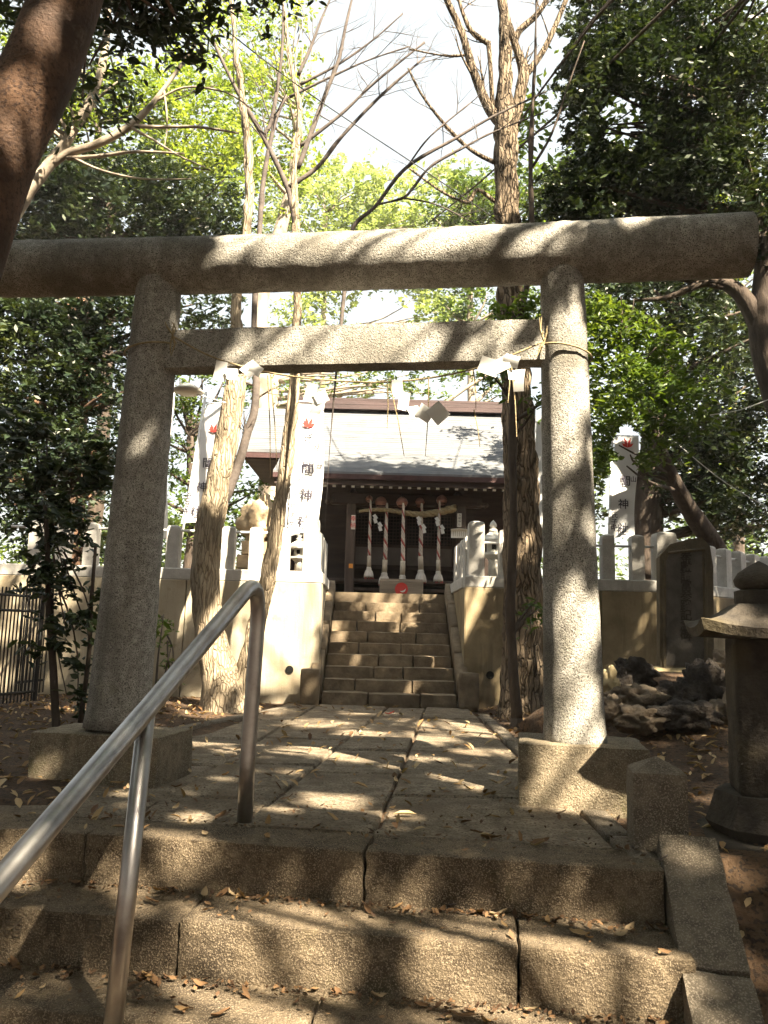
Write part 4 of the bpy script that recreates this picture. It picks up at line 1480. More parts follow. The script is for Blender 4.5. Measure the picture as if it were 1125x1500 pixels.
# raised border of the face
for (x0, y0, x1, y1) in ((973, 978, 973, 822), (1034, 978, 1034, 806), (973, 979, 1034, 979), (978, 810, 1032, 804)):
    a, b = at(x0, y0, SY), at(x1, y1, SY)
    MB().tube([Vector((a.x, SY - .004, a.z)), Vector((b.x, SY - .004, b.z))], .018, 6).build('border', 'stele_rim', t)
for k, ch_ in enumerate('奉獻講富参躍記念碑'):
    pz = at(1004.5, 816 + k * 14.4, SY)
    text_mesh(ch_, px(17.5, SY), 'carving', t, (pz.x, SY - .009, pz.z), (R(90), 0, 0), 'carved_character', .001, .002)
rock('pedestal_rock', None, (sb.x - .1, SY + .12, sb.z - .24), (.62, .36, .29), 'base_rock', 12, 3, .16, parent=t)
rocks = [((928, 990), (30, 17), 7.3, 'lava_rock', 'black pitted lava rock perched left of the stele'),
         ((905, 1012), (24, 22), 7.1, 'lava_rock', 'black jagged rock behind the right torii pillar'),
         ((1032, 1020), (36, 34), 7.0, 'lava_rock', 'large black rough rock below the stele'),
         ((985, 1024), (26, 17), 6.9, 'lava_rock', 'small dark rock left of the large black rock'),
         ((893, 1000), (12, 16), 6.9, 'base_rock', 'pale rounded rock touching the right torii pillar'),
         ((930, 1025), (34, 14), 6.8, 'brown_rock', 'flat grey brown rock in front of the stele mound'),
         ((1005, 1052), (40, 16), 6.4, 'lava_rock', 'long brown black rock low on the mound'),
         ((935, 1055), (34, 14), 6.4, 'brown_rock', 'flat weathered rock at the mound foot'),
         ((895, 1040), (22, 14), 6.5, 'brown_rock', 'small brown rock at the mound foot by the pillar'),
         ((1070, 1050), (26, 22), 6.5, 'brown_rock', 'brown rock beside the big lantern shaft'),
         ((1060, 985), (24, 20), 7.5, 'brown_rock', 'mottled rock right of the stele base')]
for i, ((x, y), (w_, h_), yy, mt, lab) in enumerate(rocks):
    c = at(x, y, yy)
    rock('rock', lab, c, (px(w_, yy), px(w_ * .8, yy), px(h_ * 1.25, yy)), mt, 20 + i, 4, .55, 'rocks of the stele mound', fr=2.4)
# soil core of the mound
mound = rock('mound', None, (at(1000, 1040, 7.6).x, 7.75, .05), (1.35, .95, .50), 'soil', 50, 4, .15)
mound['kind'] = 'structure'

# ------------------------------------------------------------------ big stone lantern, right foreground
LY = 4.05
lx = at(1132, 1180, LY).x
zb = -.03
t = thing('stone_lantern', 'tall dark stone lantern with flared roof at the right edge', 'lantern', (lx, LY, zb))
zf = lambda y: at(1110, y, LY).z
q4 = math.pi / 4
rot = R(-14)
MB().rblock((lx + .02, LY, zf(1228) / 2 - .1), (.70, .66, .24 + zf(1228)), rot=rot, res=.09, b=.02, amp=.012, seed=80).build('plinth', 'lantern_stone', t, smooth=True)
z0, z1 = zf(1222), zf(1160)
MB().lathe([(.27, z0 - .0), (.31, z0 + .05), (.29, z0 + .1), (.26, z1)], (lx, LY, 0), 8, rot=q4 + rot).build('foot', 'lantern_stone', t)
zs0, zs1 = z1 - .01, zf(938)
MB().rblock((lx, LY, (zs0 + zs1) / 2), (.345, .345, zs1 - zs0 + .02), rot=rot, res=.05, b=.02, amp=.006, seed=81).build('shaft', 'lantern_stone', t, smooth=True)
# flared square roof
mb = MB()
ns = 16
rows = []
Mr = Matrix.Rotation(rot, 3, 'Z')
def ring(hw, z, lift, rnd=0.0):
    out = []
    for s_ in range(4):
        for k in range(6):
            u = -1 + 2 * k / 6
            c = [(u, -1), (1, u), (-u, 1), (-1, -u)][s_]
            up_ = lift * (abs(u) ** 2.5)
            v = Mr @ Vector((c[0] * hw, c[1] * hw, 0))
            out.append((lx + v.x, LY + v.y, z + up_))
    return out
ze0, ze1 = zf(938), zf(886)
rr_ = [ring(.17, ze0 + .005, 0), ring(.33, ze0 + .01, .035), ring(.345, ze0 + .055, .045), ring(.30, ze0 + .075, .02), ring(.22, ze0 + .115, .004), ring(.14, ze1, 0), ring(.02, ze1, 0)]
vs = [v for r_ in rr_ for v in r_]
fs = []
for a in range(len(rr_) - 1):
    for k in range(24): fs.append((a * 24 + k, a * 24 + (k + 1) % 24, (a + 1) * 24 + (k + 1) % 24, (a + 1) * 24 + k))
fs.append(tuple(reversed(range(24))))
mb.add(vs, fs)
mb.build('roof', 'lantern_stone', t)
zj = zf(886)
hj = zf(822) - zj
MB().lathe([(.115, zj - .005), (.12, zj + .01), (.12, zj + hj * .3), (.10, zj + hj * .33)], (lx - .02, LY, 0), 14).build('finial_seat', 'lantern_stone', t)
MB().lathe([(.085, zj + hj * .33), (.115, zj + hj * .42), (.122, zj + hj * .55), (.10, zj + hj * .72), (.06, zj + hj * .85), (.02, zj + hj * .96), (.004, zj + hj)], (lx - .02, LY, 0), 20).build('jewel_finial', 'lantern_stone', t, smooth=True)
for k, ch_ in enumerate('七世古'):
    v = Mr @ Vector((-.02, -.182, 0))
    text_mesh(ch_, .075, 'carving', t, (lx + v.x, LY + v.y, zf(985 + 32 * k)), (R(90), 0, rot), 'carved_character', .001)

# ------------------------------------------------------------------ iron gate at left
t = thing('iron_gate', 'black iron bar gate at the left edge beside the wall', 'gate', at(25, 1035, 8.6))
A, B = at(-60, 1040, 8.0), at(50, 1030, 9.0)
zg1, zg0 = at(20, 872, 8.6).z, .05
A.z = B.z = 0
nbar = 20
for k in range(nbar + 1):
    p = A.lerp(B, k / nbar)
    MB().tube([p + Vector((0, 0, zg0)), p + Vector((0, 0, zg1 + .08))], .026 if k == nbar else .009, 6).build('bar', 'iron', t)
for z in (zg0 + .1, zg1 - .16, zg1):
    MB().tube([A + Vector((0, 0, z)), B + Vector((0, 0, z))], .016, 6).build('cross_rail', 'iron', t)
A2, B2 = at(22, 1030, 9.5), at(62, 1020, 10.1)
A2.z = B2.z = 0
t2 = thing('iron_gate', 'short black iron fence meeting the left retaining wall', 'gate', B2)
for k in range(8):
    p = A2.lerp(B2, k / 7)
    MB().tube([p + Vector((0, 0, .05)), p + Vector((0, 0, at(40, 860, 9.8).z))], .009, 6).build('bar', 'iron', t2)
for z in (.2, at(40, 864, 9.8).z):
    MB().tube([A2 + Vector((0, 0, z)), B2 + Vector((0, 0, z))], .016, 6).build('cross_rail', 'iron', t2)

# floodlight on its arm, overhead wires
p = at(275, 578, 9.0)
t = thing('flood_lamp', 'small white lamp on a wire behind the left torii pillar', 'lamp', p)
MB().lathe([(.0, 0), (.10, 0), (.19, .04), (.10, .10), (.03, .13)], p, 16).build('shade', 'white_paint', t, smooth=True)
MB().tube([at(262, 574, 9.0), at(290, 578, 9.0), at(330, 590, 9.05)], .008, 6).build('arm', 'pole_white', t)
for lab, q in (('thin black overhead cable crossing the bright sky', [(300, 20, 7.0), (450, 135, 7.5), (640, 262, 8.0), (800, 372, 8.6)]),
               ('pale cord strung through the leaves right of the pillar', [(1040, 608, 9), (1085, 600, 9), (1140, 580, 9)]),
               ('thin cord sloping down right of the fence banner', [(980, 640, 10), (1060, 705, 10), (1140, 752, 10)])):
    pts, rr_ = smooth_path([(*at(*a), .006) for a in q], 6)
    tag(MB().tube(pts, rr_, 5).build('cable', 'rubber' if 'black' in lab else 'pole_white'), lab, 'cable')
#TREES
# ================================================================== TREES
def lit_tubes(P):
    """True where a leaf would block one of the openings cut to sunlight chosen points"""
    keep = np.zeros(len(P), bool)
    S = np.array(SUN)
    for q, r in LIT:
        d = P - np.array(q)
        t_ = d @ S
        dist = np.linalg.norm(d - t_[:, None] * S, axis=1)
        rr2 = r * (1 + .25 * np.sin(P[:, 0] * 9 + P[:, 1] * 7 + P[:, 2] * 5))
        keep |= (dist < rr2) & (t_ > .6)
    return keep


LIT = []
for x, y, Y, r in ((475, 512, 4.74, .22), (545, 512, 4.7, .18), (420, 515, 4.78, .15), (440, 348, 4.74, .16), (560, 346, 4.68, .17), (660, 344, 4.62, .14), (500, 905, 11.4, .07), (560, 920, 11.2, .07), (640, 925, 11.2, .1), (505, 925, 11.2, .08), (650, 905, 11.5, .08), (650, 960, 10.6, .09), (600, 1000, 10.2, .08), (640, 1005, 10.2, .1), (530, 955, 10.7, .06), (590, 885, 11.8, .1), (520, 1020, 10, .05), (735, 540, 4.4, .10), (600, 580, 4.55, .10), (340, 545, 4.7, .10), (455, 580, 4.6, .1), (580, 512, 4.7, .12), (435, 512, 4.78, .13), (380, 512, 4.8, .08), (600, 345, 4.66, .13), (520, 350, 4.7, .13), (690, 510, 4.6, .05), (400, 920, WALL_Y, .42), (440, 860, WALL_Y, .38), (420, 985, WALL_Y, .22), (245, 880, WALL_Y, .22), (350, 820, FY, .35), (395, 800, FY, .3), (450, 800, FY, .3),
                   (452, 620, 11.0, .34), (448, 700, 11.0, .3), (445, 760, 11, .25),
                   (340, 600, 9.3, .38), (335, 680, 9.3, .3), (320, 960, 9.3, .28), (300, 740, 11.2, .25),
                   (455, 510, 4.75, .15), (500, 512, 4.72, .17), (545, 512, 4.7, .15), (400, 512, 4.8, .10), (620, 515, 4.66, .07),
                   (350, 355, 4.8, .10), (420, 350, 4.75, .14), (480, 350, 4.72, .15), (560, 350, 4.68, .15), (640, 345, 4.64, .14), (700, 342, 4.6, .12), (920, 345, 4.5, .06), (820, 342, 4.55, .07),
                   (838, 480, 4.42, .14), (838, 560, 4.42, .16), (832, 640, 4.42, .10), (826, 740, 4.42, .06), (848, 920, 4.42, .07), (835, 1000, 4.42, .12), (850, 1050, 4.42, .12),
                   (840, 1125, 4.36, .12), (900, 1130, 4.36, .16),
                   (620, 630, 15.4, .5), (540, 640, 15.6, .35), (700, 650, 15.4, .25), (580, 665, 14.8, .2), (660, 675, 14.6, .18), (900, 530, 9.4, .5), (905, 600, 9.2, .35),
                   (690, 885, 10.3, .12), (50, 115, 3.2, .075), (12, 235, 3.2, .08), (25, 70, 3.2, .0)):
    LIT.append((tuple(at(x, y, Y)), r * 1.6))
for x, y, z, r in ((650, 1140, 0, .09), (560, 1150, 0, .08), (450, 1100, 0, .12), (600, 1110, 0, .1), (530, 1075, 0, .16), (640, 1050, 0, .2), (700, 1100, 0, .14), (400, 1085, 0, .12), (690, 1155, 0, .07), (680, 1065, 0, .32), (740, 1060, 0, .22), (610, 1080, 0, .22), (520, 1110, 0, .14), (560, 1050, 0, .25), (470, 1060, 0, .25), (490, 1170, 0, .13), (285, 1195, 0, .08), (220, 1230, 0, .10), (40, 1225, 0, .08), (640, 1110, 0, .07), (420, 1130, 0, .07), (330, 1140, 0, .05), (60, 1140, 0, .06), (190, 1160, 0, .07), (300, 1045, 0, .25), (380, 1040, 0, .2),
                   (360, 1350, -.22, .17), (430, 1350, -.22, .17), (500, 1340, -.22, .13), (650, 1405, -.3, .16), (730, 1410, -.3, .17), (820, 1430, -.3, .2), (900, 1440, -.3, .13), (600, 1330, -.205, .06), (340, 1455, -.41, .18), (420, 1460, -.41, .12), (450, 1340, -.25, .06), (780, 1485, -.41, .2), (640, 1480, -.41, .06), (245, 1255, -.1, .07), (480, 1175, 0, .12), (410, 1185, 0, .08), (580, 1195, 0, .08), (700, 1140, 0, .08), (35, 1290, -.205, .05), (1060, 1080, .1, .05), (990, 1000, .5, .10), (935, 1000, .5, .08), (1075, 1250, .0, .06)):
    LIT.append((tuple(G(x, y, z)), r * 1.55))


grng = random.Random(77)
for _ in range(90):                                   # small random gaps cut for sun flecks
    LIT.append((tuple(G(grng.uniform(40, 980), grng.uniform(1045, 1480), -.1)), grng.uniform(.02, .06)))
for _ in range(70):
    LIT.append((tuple(at(grng.uniform(150, 1000), grng.uniform(330, 1000), grng.choice((4.6, 4.6, 10.3, 14)))), grng.uniform(.03, .08)))


def sky_open(P, patches):
    x, y = project(P)
    m_ = np.zeros(len(P), bool)
    for cx, cy, rx, ry in patches:
        m_ |= ((x - cx) / rx) ** 2 + ((y - cy) / ry) ** 2 < 1 + (.2 if rx < 40 else .45) * np.sin(x * .16 + y * .11) + (.15 if rx < 40 else .3) * np.sin(x * .07 - y * .21)
    return m_


OPEN = [(600, 60, 100, 190), (690, 140, 60, 90), (775, 60, 48, 150), (913, 178, 32, 38), (520, 180, 40, 60), (560, 460, 45, 22), (560, 600, 40, 25), (914, 735, 30, 70), (918, 650, 22, 26)]


def ground_at(x, y):
    if y > WALL_Y + .3 and y < 33.5 and -5 - (y - 10) * .25 < x < 4 + (y - 10) * .4: return TER
    return ground_h(x, y)


def leafy(name, label, Y, trunk, crowns, mat, leaf, bark='bark_dark', limbs=6, near=False, group=None, flat=.55, cull_lit=True, extra=None, parts=None, seg=10, rough=.01, sigk=1.0, limb_r=.07):
    """trunk: [(px, py, width_px[, Y])] ground up, or None; crowns: [(cx, cy, rx, ry, n_clump, n_leaf[, Y])] in photo pixels"""
    if trunk:
        b = at(trunk[0][0], trunk[0][1], trunk[0][3] if len(trunk[0]) > 3 else Y)
    else:
        c = crowns[0]
        b = at(c[0], c[1], Y)
    gz = ground_at(b.x, b.y)
    t_ = thing(name, label, 'tree', (b.x, b.y, gz), group)
    mb = MB()
    if trunk:
        pts, rr2 = px_trunk(mb, trunk, Y, seg=seg, rough=rough, n=6)
        if pts[0].z > gz: mb.tube([Vector((pts[0].x, pts[0].y, gz - .1)), pts[0]], [rr2[0] * 1.25, rr2[0]], seg)
    else:
        c = crowns[0]
        tp = at(c[0], c[1], Y)
        q = [(b.x, b.y, gz - .1, .17), (b.x + .1, b.y, gz + (tp.z - gz) * .4, .14), (b.x - .1, b.y, tp.z, .09)]
        pts, rr2 = smooth_path(q, 6)
        mb.tube(pts, rr2, seg, rough=.01)
    mb.build('trunk', bark, t_, smooth=True)
    lb = MB()
    allP = []
    for c in crowns:
        yy = c[6] if len(c) > 6 else Y
        ctr_ = at(c[0], c[1], yy)
        rad = (px(c[2], yy), px((c[2] + c[3]) / 2, yy) * .8, px(c[3], yy))
        P, cc = clumps(ctr_, rad, c[4], c[5], sigk * .16 * min(rad[0], rad[2]) + .10)
        allP.append(P)
        k = min(limbs, len(cc))
        sel = cc[nrng.choice(len(cc), k, replace=False)]
        for q in sel:
            j = min(range(len(pts)), key=lambda i: (pts[i] - Vector(q)).length + (2 * max(0, pts[i].z - q[2] + .3)))
            lb = MB(); limbs_to(lb, pts[j], min(limb_r, max(.010, rr2[j] * .45)), [q]); lb.build('limb', bark, t_, smooth=True)
    if extra:
        for e_ in extra:
            lb = MB(); px_trunk(lb, e_, Y, seg=7, rough=.003, n=4); lb.build('limb', bark, t_, smooth=True)
    P = np.concatenate(allP)
    P = P[~sky_open(P, OPEN)]
    if cull_lit: P = P[~lit_tubes(P)]
    P = P[P[:, 2] > gz + .1]
    leaf_mesh('crown', P, leaf, mat, t_, near=near, flat=flat)
    return t_


# --- near leaning trunk, upper left
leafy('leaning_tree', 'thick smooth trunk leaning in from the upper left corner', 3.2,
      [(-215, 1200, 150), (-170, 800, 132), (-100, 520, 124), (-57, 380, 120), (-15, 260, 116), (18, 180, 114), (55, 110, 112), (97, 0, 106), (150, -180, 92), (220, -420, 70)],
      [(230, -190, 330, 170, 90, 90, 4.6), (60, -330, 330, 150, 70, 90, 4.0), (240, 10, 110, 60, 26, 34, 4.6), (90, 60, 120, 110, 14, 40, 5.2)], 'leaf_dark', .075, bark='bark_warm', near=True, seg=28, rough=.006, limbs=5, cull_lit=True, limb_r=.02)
# --- pale-limbed tree behind it
t_ = leafy('spreading_tree', 'pale barked tree with long bare limbs reaching right at upper left', 7.0,
      [(-170, 1060, 46), (-80, 640, 36), (-20, 400, 28), (35, 290, 22), (72, 242, 19), (108, 190, 16), (140, 130, 13), (155, 60, 12), (160, -30, 10)],
      [(120, -40, 190, 60, 50, 60), (60, 120, 110, 90, 40, 40)], 'leaf_dark', .085, bark='bark_smooth', seg=12,
      extra=[[(75, 240, 16), (100, 224, 14), (140, 212, 13), (190, 185, 12), (225, 150, 9), (262, 100, 6), (290, 60, 4)], [(188, 184, 7), (230, 186, 6), (290, 186, 5), (350, 195, 3)],
             [(98, 232, 7), (150, 228, 6), (200, 222, 5), (270, 225, 3)], [(190, 186, 5), (225, 205, 4), (262, 228, 3), (300, 245, 2)], [(225, 150, 5), (270, 128, 4), (330, 135, 3), (370, 160, 2)],
             [(100, 228, 5), (150, 250, 4), (210, 262, 3), (280, 262, 2)], [(240, 130, 4), (245, 180, 3), (240, 220, 2)]])


def bare_tree(name, label, Y, trunks, branches, bark, twig_n=26, twig_len=.9, tseg=28, trough=.02):
    b = at(trunks[0][0][0], trunks[0][0][1], Y)
    t_ = thing(name, label, 'tree', (b.x, b.y, ground_at(b.x, b.y)))
    ends = []
    for tr in trunks:
        mb = MB()
        px_trunk(mb, tr, Y, seg=tseg, rough=trough, n=12, fr=11, sink=.12)
        mb.build('trunk', bark, t_, smooth=True)
    for br in branches:
        mb = MB()
        pts, rr2 = px_trunk(mb, br, Y, seg=9, rough=.004, n=6)
        for _ in range(max(2, int(twig_n / len(branches)))):
            j = rng.randint(len(pts) // 4, len(pts) - 1)
            d = (pts[min(j + 1, len(pts) - 1)] - pts[j - 1]).normalized()
            dd = d + Vector((rng.gauss(0, .7), rng.gauss(0, .5), rng.gauss(.1, .6)))
            twigs(mb, pts[j], dd, twig_len * rng.uniform(.4, 1), max(.006, rr2[j] * .35), 1, 4)
        mb.build('branch', 'twig' if bark == 'bark_pale' else bark, t_, smooth=True)  # pale-barked tree's limbs take darker twig colour, painting in their shade
    return t_


# --- twin-trunked tree left of the path
bare_tree('twin_trunk_tree', 'sunlit twin trunked bare tree left of the path, before the cream wall', 9.3,
     [[(338, 1036, 92), (326, 1000, 60), (308, 930, 44), (301, 850, 41), (306, 780, 40), (318, 720, 38), (333, 640, 35), (345, 560, 30), (347, 500, 21), (346, 440, 16), (362, 335, 14), (365, 270, 13), (361, 196, 12), (354, 131, 10), (345, 77, 8), (338, -20, 5)],
      [(350, 1036, 60), (362, 990, 34), (376, 920, 25), (392, 850, 23), (405, 770, 21), (417, 690, 20), (428, 600, 18), (433, 530, 16), (436, 440, 13), (434, 340, 12), (431, 259, 11), (436, 214, 10), (439, 160, 9), (429, 111, 7), (415, 0, 5)]],
     [[(318, 752, 20), (338, 710, 16), (352, 672, 14), (362, 635, 13), (373, 600, 12), (375, 545, 11), (372, 470, 9), (380, 340, 8), (385, 270, 8), (402, 182, 7), (419, 140, 5)],
      [(434, 338, 10), (427, 300, 9), (419, 270, 9), (385, 199, 8), (343, 125, 6), (312, 60, 4)],
      [(385, 199, 7), (397, 179, 7), (408, 117, 6), (414, 60, 5), (415, -20, 4)],
      [(421, 275, 8), (465, 245, 7), (499, 202, 6), (556, 142, 5), (622, 84, 3)],
      [(437, 246, 8), (456, 194, 8), (476, 140, 7), (496, 88, 6), (506, 40, 5), (520, -20, 3)],
      [(437, 216, 6), (499, 168, 5), (550, 120, 4), (622, 62, 3)],
      [(440, 124, 5), (496, 94, 4), (547, 58, 3), (590, 20, 2)],
      [(424, 142, 5), (482, 114, 4), (540, 88, 3), (600, 68, 2)],
      [(437, 110, 6), (455, 70, 5), (470, 30, 4), (492, -20, 3)]], 'bark_pale', twig_n=60, twig_len=.7)
# --- a leaning bare sapling whose limbs cross the sky
bare_tree('bare_sapling', 'slim dark bare branches rising right across the sky above the tie beam', 8.4,
     [[(470, 1010, 0.6), (480, 700, .6), (505, 420, 7), (516, 337, 7), (550, 302, 6), (596, 245, 6), (667, 203, 5), (722, 171, 4), (800, 134, 2.5)]],
     [[(552, 300, 4), (590, 290, 4), (605, 275, 4), (632, 243, 4), (681, 215, 4), (722, 194, 3), (803, 162, 2)], [(596, 245, 3), (630, 200, 3), (690, 150, 2)], [(590, 290, 3), (640, 300, 2.5), (700, 330, 2)]], 'twig', twig_n=14, twig_len=.6, tseg=7, trough=.002)
# --- big ridged tree right of the path
bare_tree('ridged_tree', 'tall tree with deeply ridged bark right of the path, bare forked top', 9.2,
     [[(768, 1045, 84), (766, 1000, 62), (764, 900, 55), (765, 800, 53), (763, 700, 50), (757, 600, 46), (752, 500, 42), (747, 420, 40), (744, 333, 38), (741, 231, 36), (741, 180, 38), (739, 139, 26), (739, 69, 19), (736, 23, 15), (734, -30, 12)]],
     [[(742, 185, 22), (726, 172, 18), (712, 150, 16), (692, 99, 14), (676, 46, 12), (655, 0, 10), (640, -50, 8)],
      [(744, 190, 24), (757, 158, 20), (764, 125, 19), (767, 104, 18), (758, 75, 13), (750, 50, 12), (739, 10, 11), (735, -30, 9)],
      [(766, 112, 12), (778, 100, 11), (801, 65, 9), (829, 0, 8), (845, -40, 6)],
      [(754, 60, 11), (762, 44, 11), (785, 23, 10), (800, 0, 8), (815, -40, 6)],
      [(724, 238, 8), (700, 226, 7), (676, 208, 6), (646, 176, 5), (616, 136, 4), (598, 100, 3)],
      [(726, 296, 7), (700, 278, 6), (690, 292, 6), (681, 296, 5), (646, 280, 4), (600, 247, 3)],
      [(722, 160, 7), (716, 70, 8), (712, 62, 9), (690, 45, 8), (675, 10, 6), (670, -20, 5)],
      [(690, 80, 5), (665, 82, 4), (640, 80, 3), (600, 72, 2)]], 'bark_ridged', twig_n=46, twig_len=.6, trough=.035)
# --- slim tree in front of it
leafy('slim_tree', 'slim dark stem standing before the ridged trunk', 8.2,
      [(757, 1052, 17), (752, 980, 15), (748, 900, 14), (752, 760, 12), (751, 640, 12), (757, 500, 11), (775, 400, 10), (779, 328, 9), (777, 245, 8), (781, 139, 6), (784, 85, 5), (786, -20, 3)],
      [(765, 465, 45, 26, 12, 40), (735, 530, 45, 30, 10, 30), (772, 890, 20, 16, 7, 22), (800, 600, 20, 60, 4, 20)], 'leaf_mid', .085, bark='bark_dark', near=True, limbs=3, seg=9,
      extra=[[(778, 248, 5), (808, 196, 4), (831, 129, 3), (856, 60, 2)]])
# --- right side: bright leafy tree leaning left over the banner
leafy('leafy_tree', 'leafy green tree leaning left, its leaves over the right banner', 9.4,
      [(1075, 850, 32, 12.2), (1040, 790, 30, 12.0), (1012, 750, 27, 11.6), (985, 700, 22, 11.0), (960, 640, 16, 10.4), (930, 570, 11, 9.8), (905, 500, 7, 9.4)],
      [(905, 560, 72, 120, 70, 60), (955, 480, 60, 60, 26, 50), (890, 455, 40, 40, 16, 40), (985, 590, 60, 70, 26, 50), (900, 660, 45, 40, 16, 36)], 'leaf_mid', .095, bark='bark_dark', near=True, limbs=2, seg=14, limb_r=.03)
# --- right side: the dark evergreens
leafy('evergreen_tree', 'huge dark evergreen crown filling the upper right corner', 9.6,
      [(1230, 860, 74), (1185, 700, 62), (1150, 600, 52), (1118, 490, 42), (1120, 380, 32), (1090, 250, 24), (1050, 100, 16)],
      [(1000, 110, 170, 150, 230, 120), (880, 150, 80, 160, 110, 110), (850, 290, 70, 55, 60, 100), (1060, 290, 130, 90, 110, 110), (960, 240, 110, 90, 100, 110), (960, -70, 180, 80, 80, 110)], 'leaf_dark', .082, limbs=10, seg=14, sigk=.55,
      extra=[[(1118, 490, 30), (1085, 430, 26), (1040, 412, 16), (980, 435, 9), (930, 440, 5)], [(1125, 20, 6), (1100, 30, 6), (1055, 35, 6), (1035, 15, 5), (1010, -10, 4)], [(1060, 420, 12), (960, 400, 10), (880, 380, 7), (830, 360, 4)]], cull_lit=True)
leafy('evergreen_tree', 'dark evergreen tree behind the right banner, sky glinting through', 13.5,
      [(948, 850, 48), (950, 740, 42), (958, 640, 36), (975, 520, 28), (990, 420, 20)],
      [(1050, 560, 105, 150, 170, 80), (1080, 720, 90, 70, 90, 70), (960, 440, 120, 60, 90, 70), (1000, 690, 80, 70, 60, 70), (900, 700, 50, 70, 36, 60), (870, 430, 40, 60, 24, 50)], 'leaf_dark', .11, limbs=8, seg=12)
leafy('bushy_tree', 'sunlit yellow green tree glimpsed below the dark evergreen crown', 22,
      None, [(1060, 330, 130, 90, 60, 60), (900, 350, 110, 80, 50, 60), (1110, 480, 80, 120, 40, 50), (980, 620, 150, 120, 60, 50)], 'leaf_bright', .17, limbs=6)
# --- left side woods
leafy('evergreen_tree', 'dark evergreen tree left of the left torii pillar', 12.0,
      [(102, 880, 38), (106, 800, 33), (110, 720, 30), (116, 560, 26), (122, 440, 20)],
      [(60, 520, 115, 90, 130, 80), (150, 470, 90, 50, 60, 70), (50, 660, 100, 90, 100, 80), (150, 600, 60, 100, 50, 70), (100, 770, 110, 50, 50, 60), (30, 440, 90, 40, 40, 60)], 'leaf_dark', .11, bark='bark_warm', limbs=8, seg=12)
leafy('broadleaf_tree', 'deep green tree massed above the left end of the top beam', 15.0,
      None, [(170, 300, 180, 75, 190, 100), (60, 290, 100, 90, 80, 80), (310, 330, 60, 60, 24, 60), (290, 440, 80, 50, 30, 60)], 'leaf_dark', .12, limbs=8)
leafy('broadleaf_tree', 'sunlit yellow green tree at upper left behind the pale limbs', 19.0,
      None, [(150, 180, 170, 90, 80, 80), (300, 160, 110, 120, 60, 80), (60, 110, 110, 90, 40, 70), (280, 260, 120, 60, 40, 70)], 'leaf_bright', .15, limbs=8)
leafy('broadleaf_tree', 'tall thin leaved green tree behind the bare twin trunks', 22.0,
      [(400, 860, 34), (395, 720, 30), (384, 560, 26), (383, 440, 23), (410, 340, 21), (428, 260, 15), (435, 160, 9)],
      [(400, 190, 80, 150, 60, 60), (330, 60, 120, 80, 50, 50), (440, 60, 50, 80, 16, 36)], 'leaf_bright', .15, bark='bark_smooth', limbs=8)
leafy('broadleaf_tree', 'olive green tree left of the shrine, behind the leaning banner', 18.0,
      None, [(285, 640, 55, 80, 34, 60), (270, 730, 60, 60, 26, 60), (360, 740, 50, 50, 20, 50), (300, 560, 70, 40, 20, 50)], 'leaf_mid', .12, limbs=6)
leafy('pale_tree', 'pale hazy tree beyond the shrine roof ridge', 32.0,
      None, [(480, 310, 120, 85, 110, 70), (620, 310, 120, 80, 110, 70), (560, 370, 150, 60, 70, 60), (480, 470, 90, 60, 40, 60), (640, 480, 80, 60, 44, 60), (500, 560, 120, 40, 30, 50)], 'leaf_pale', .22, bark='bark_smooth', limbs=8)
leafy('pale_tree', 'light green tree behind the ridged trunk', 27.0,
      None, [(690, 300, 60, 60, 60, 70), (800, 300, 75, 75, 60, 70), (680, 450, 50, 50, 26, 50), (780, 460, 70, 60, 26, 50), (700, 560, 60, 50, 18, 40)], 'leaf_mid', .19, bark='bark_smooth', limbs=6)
leafy('pale_tree', 'thin pale tree left of the shrine roof, sky showing through', 26.0,
      [(345, 860, 16), (380, 760, 18), (395, 640, 20), (400, 560, 18), (400, 480, 14)], [(400, 580, 60, 90, 22, 36), (470, 560, 60, 40, 14, 36), (600, 560, 120, 30, 16, 36)], 'leaf_mid', .17, bark='bark_smooth', limbs=8,
      extra=[[(395, 640, 8), (430, 600, 7), (470, 575, 5), (510, 560, 3)], [(398, 600, 7), (360, 560, 5), (340, 520, 3)], [(640, 600, 6), (680, 570, 6), (715, 548, 5), (730, 530, 4)]])
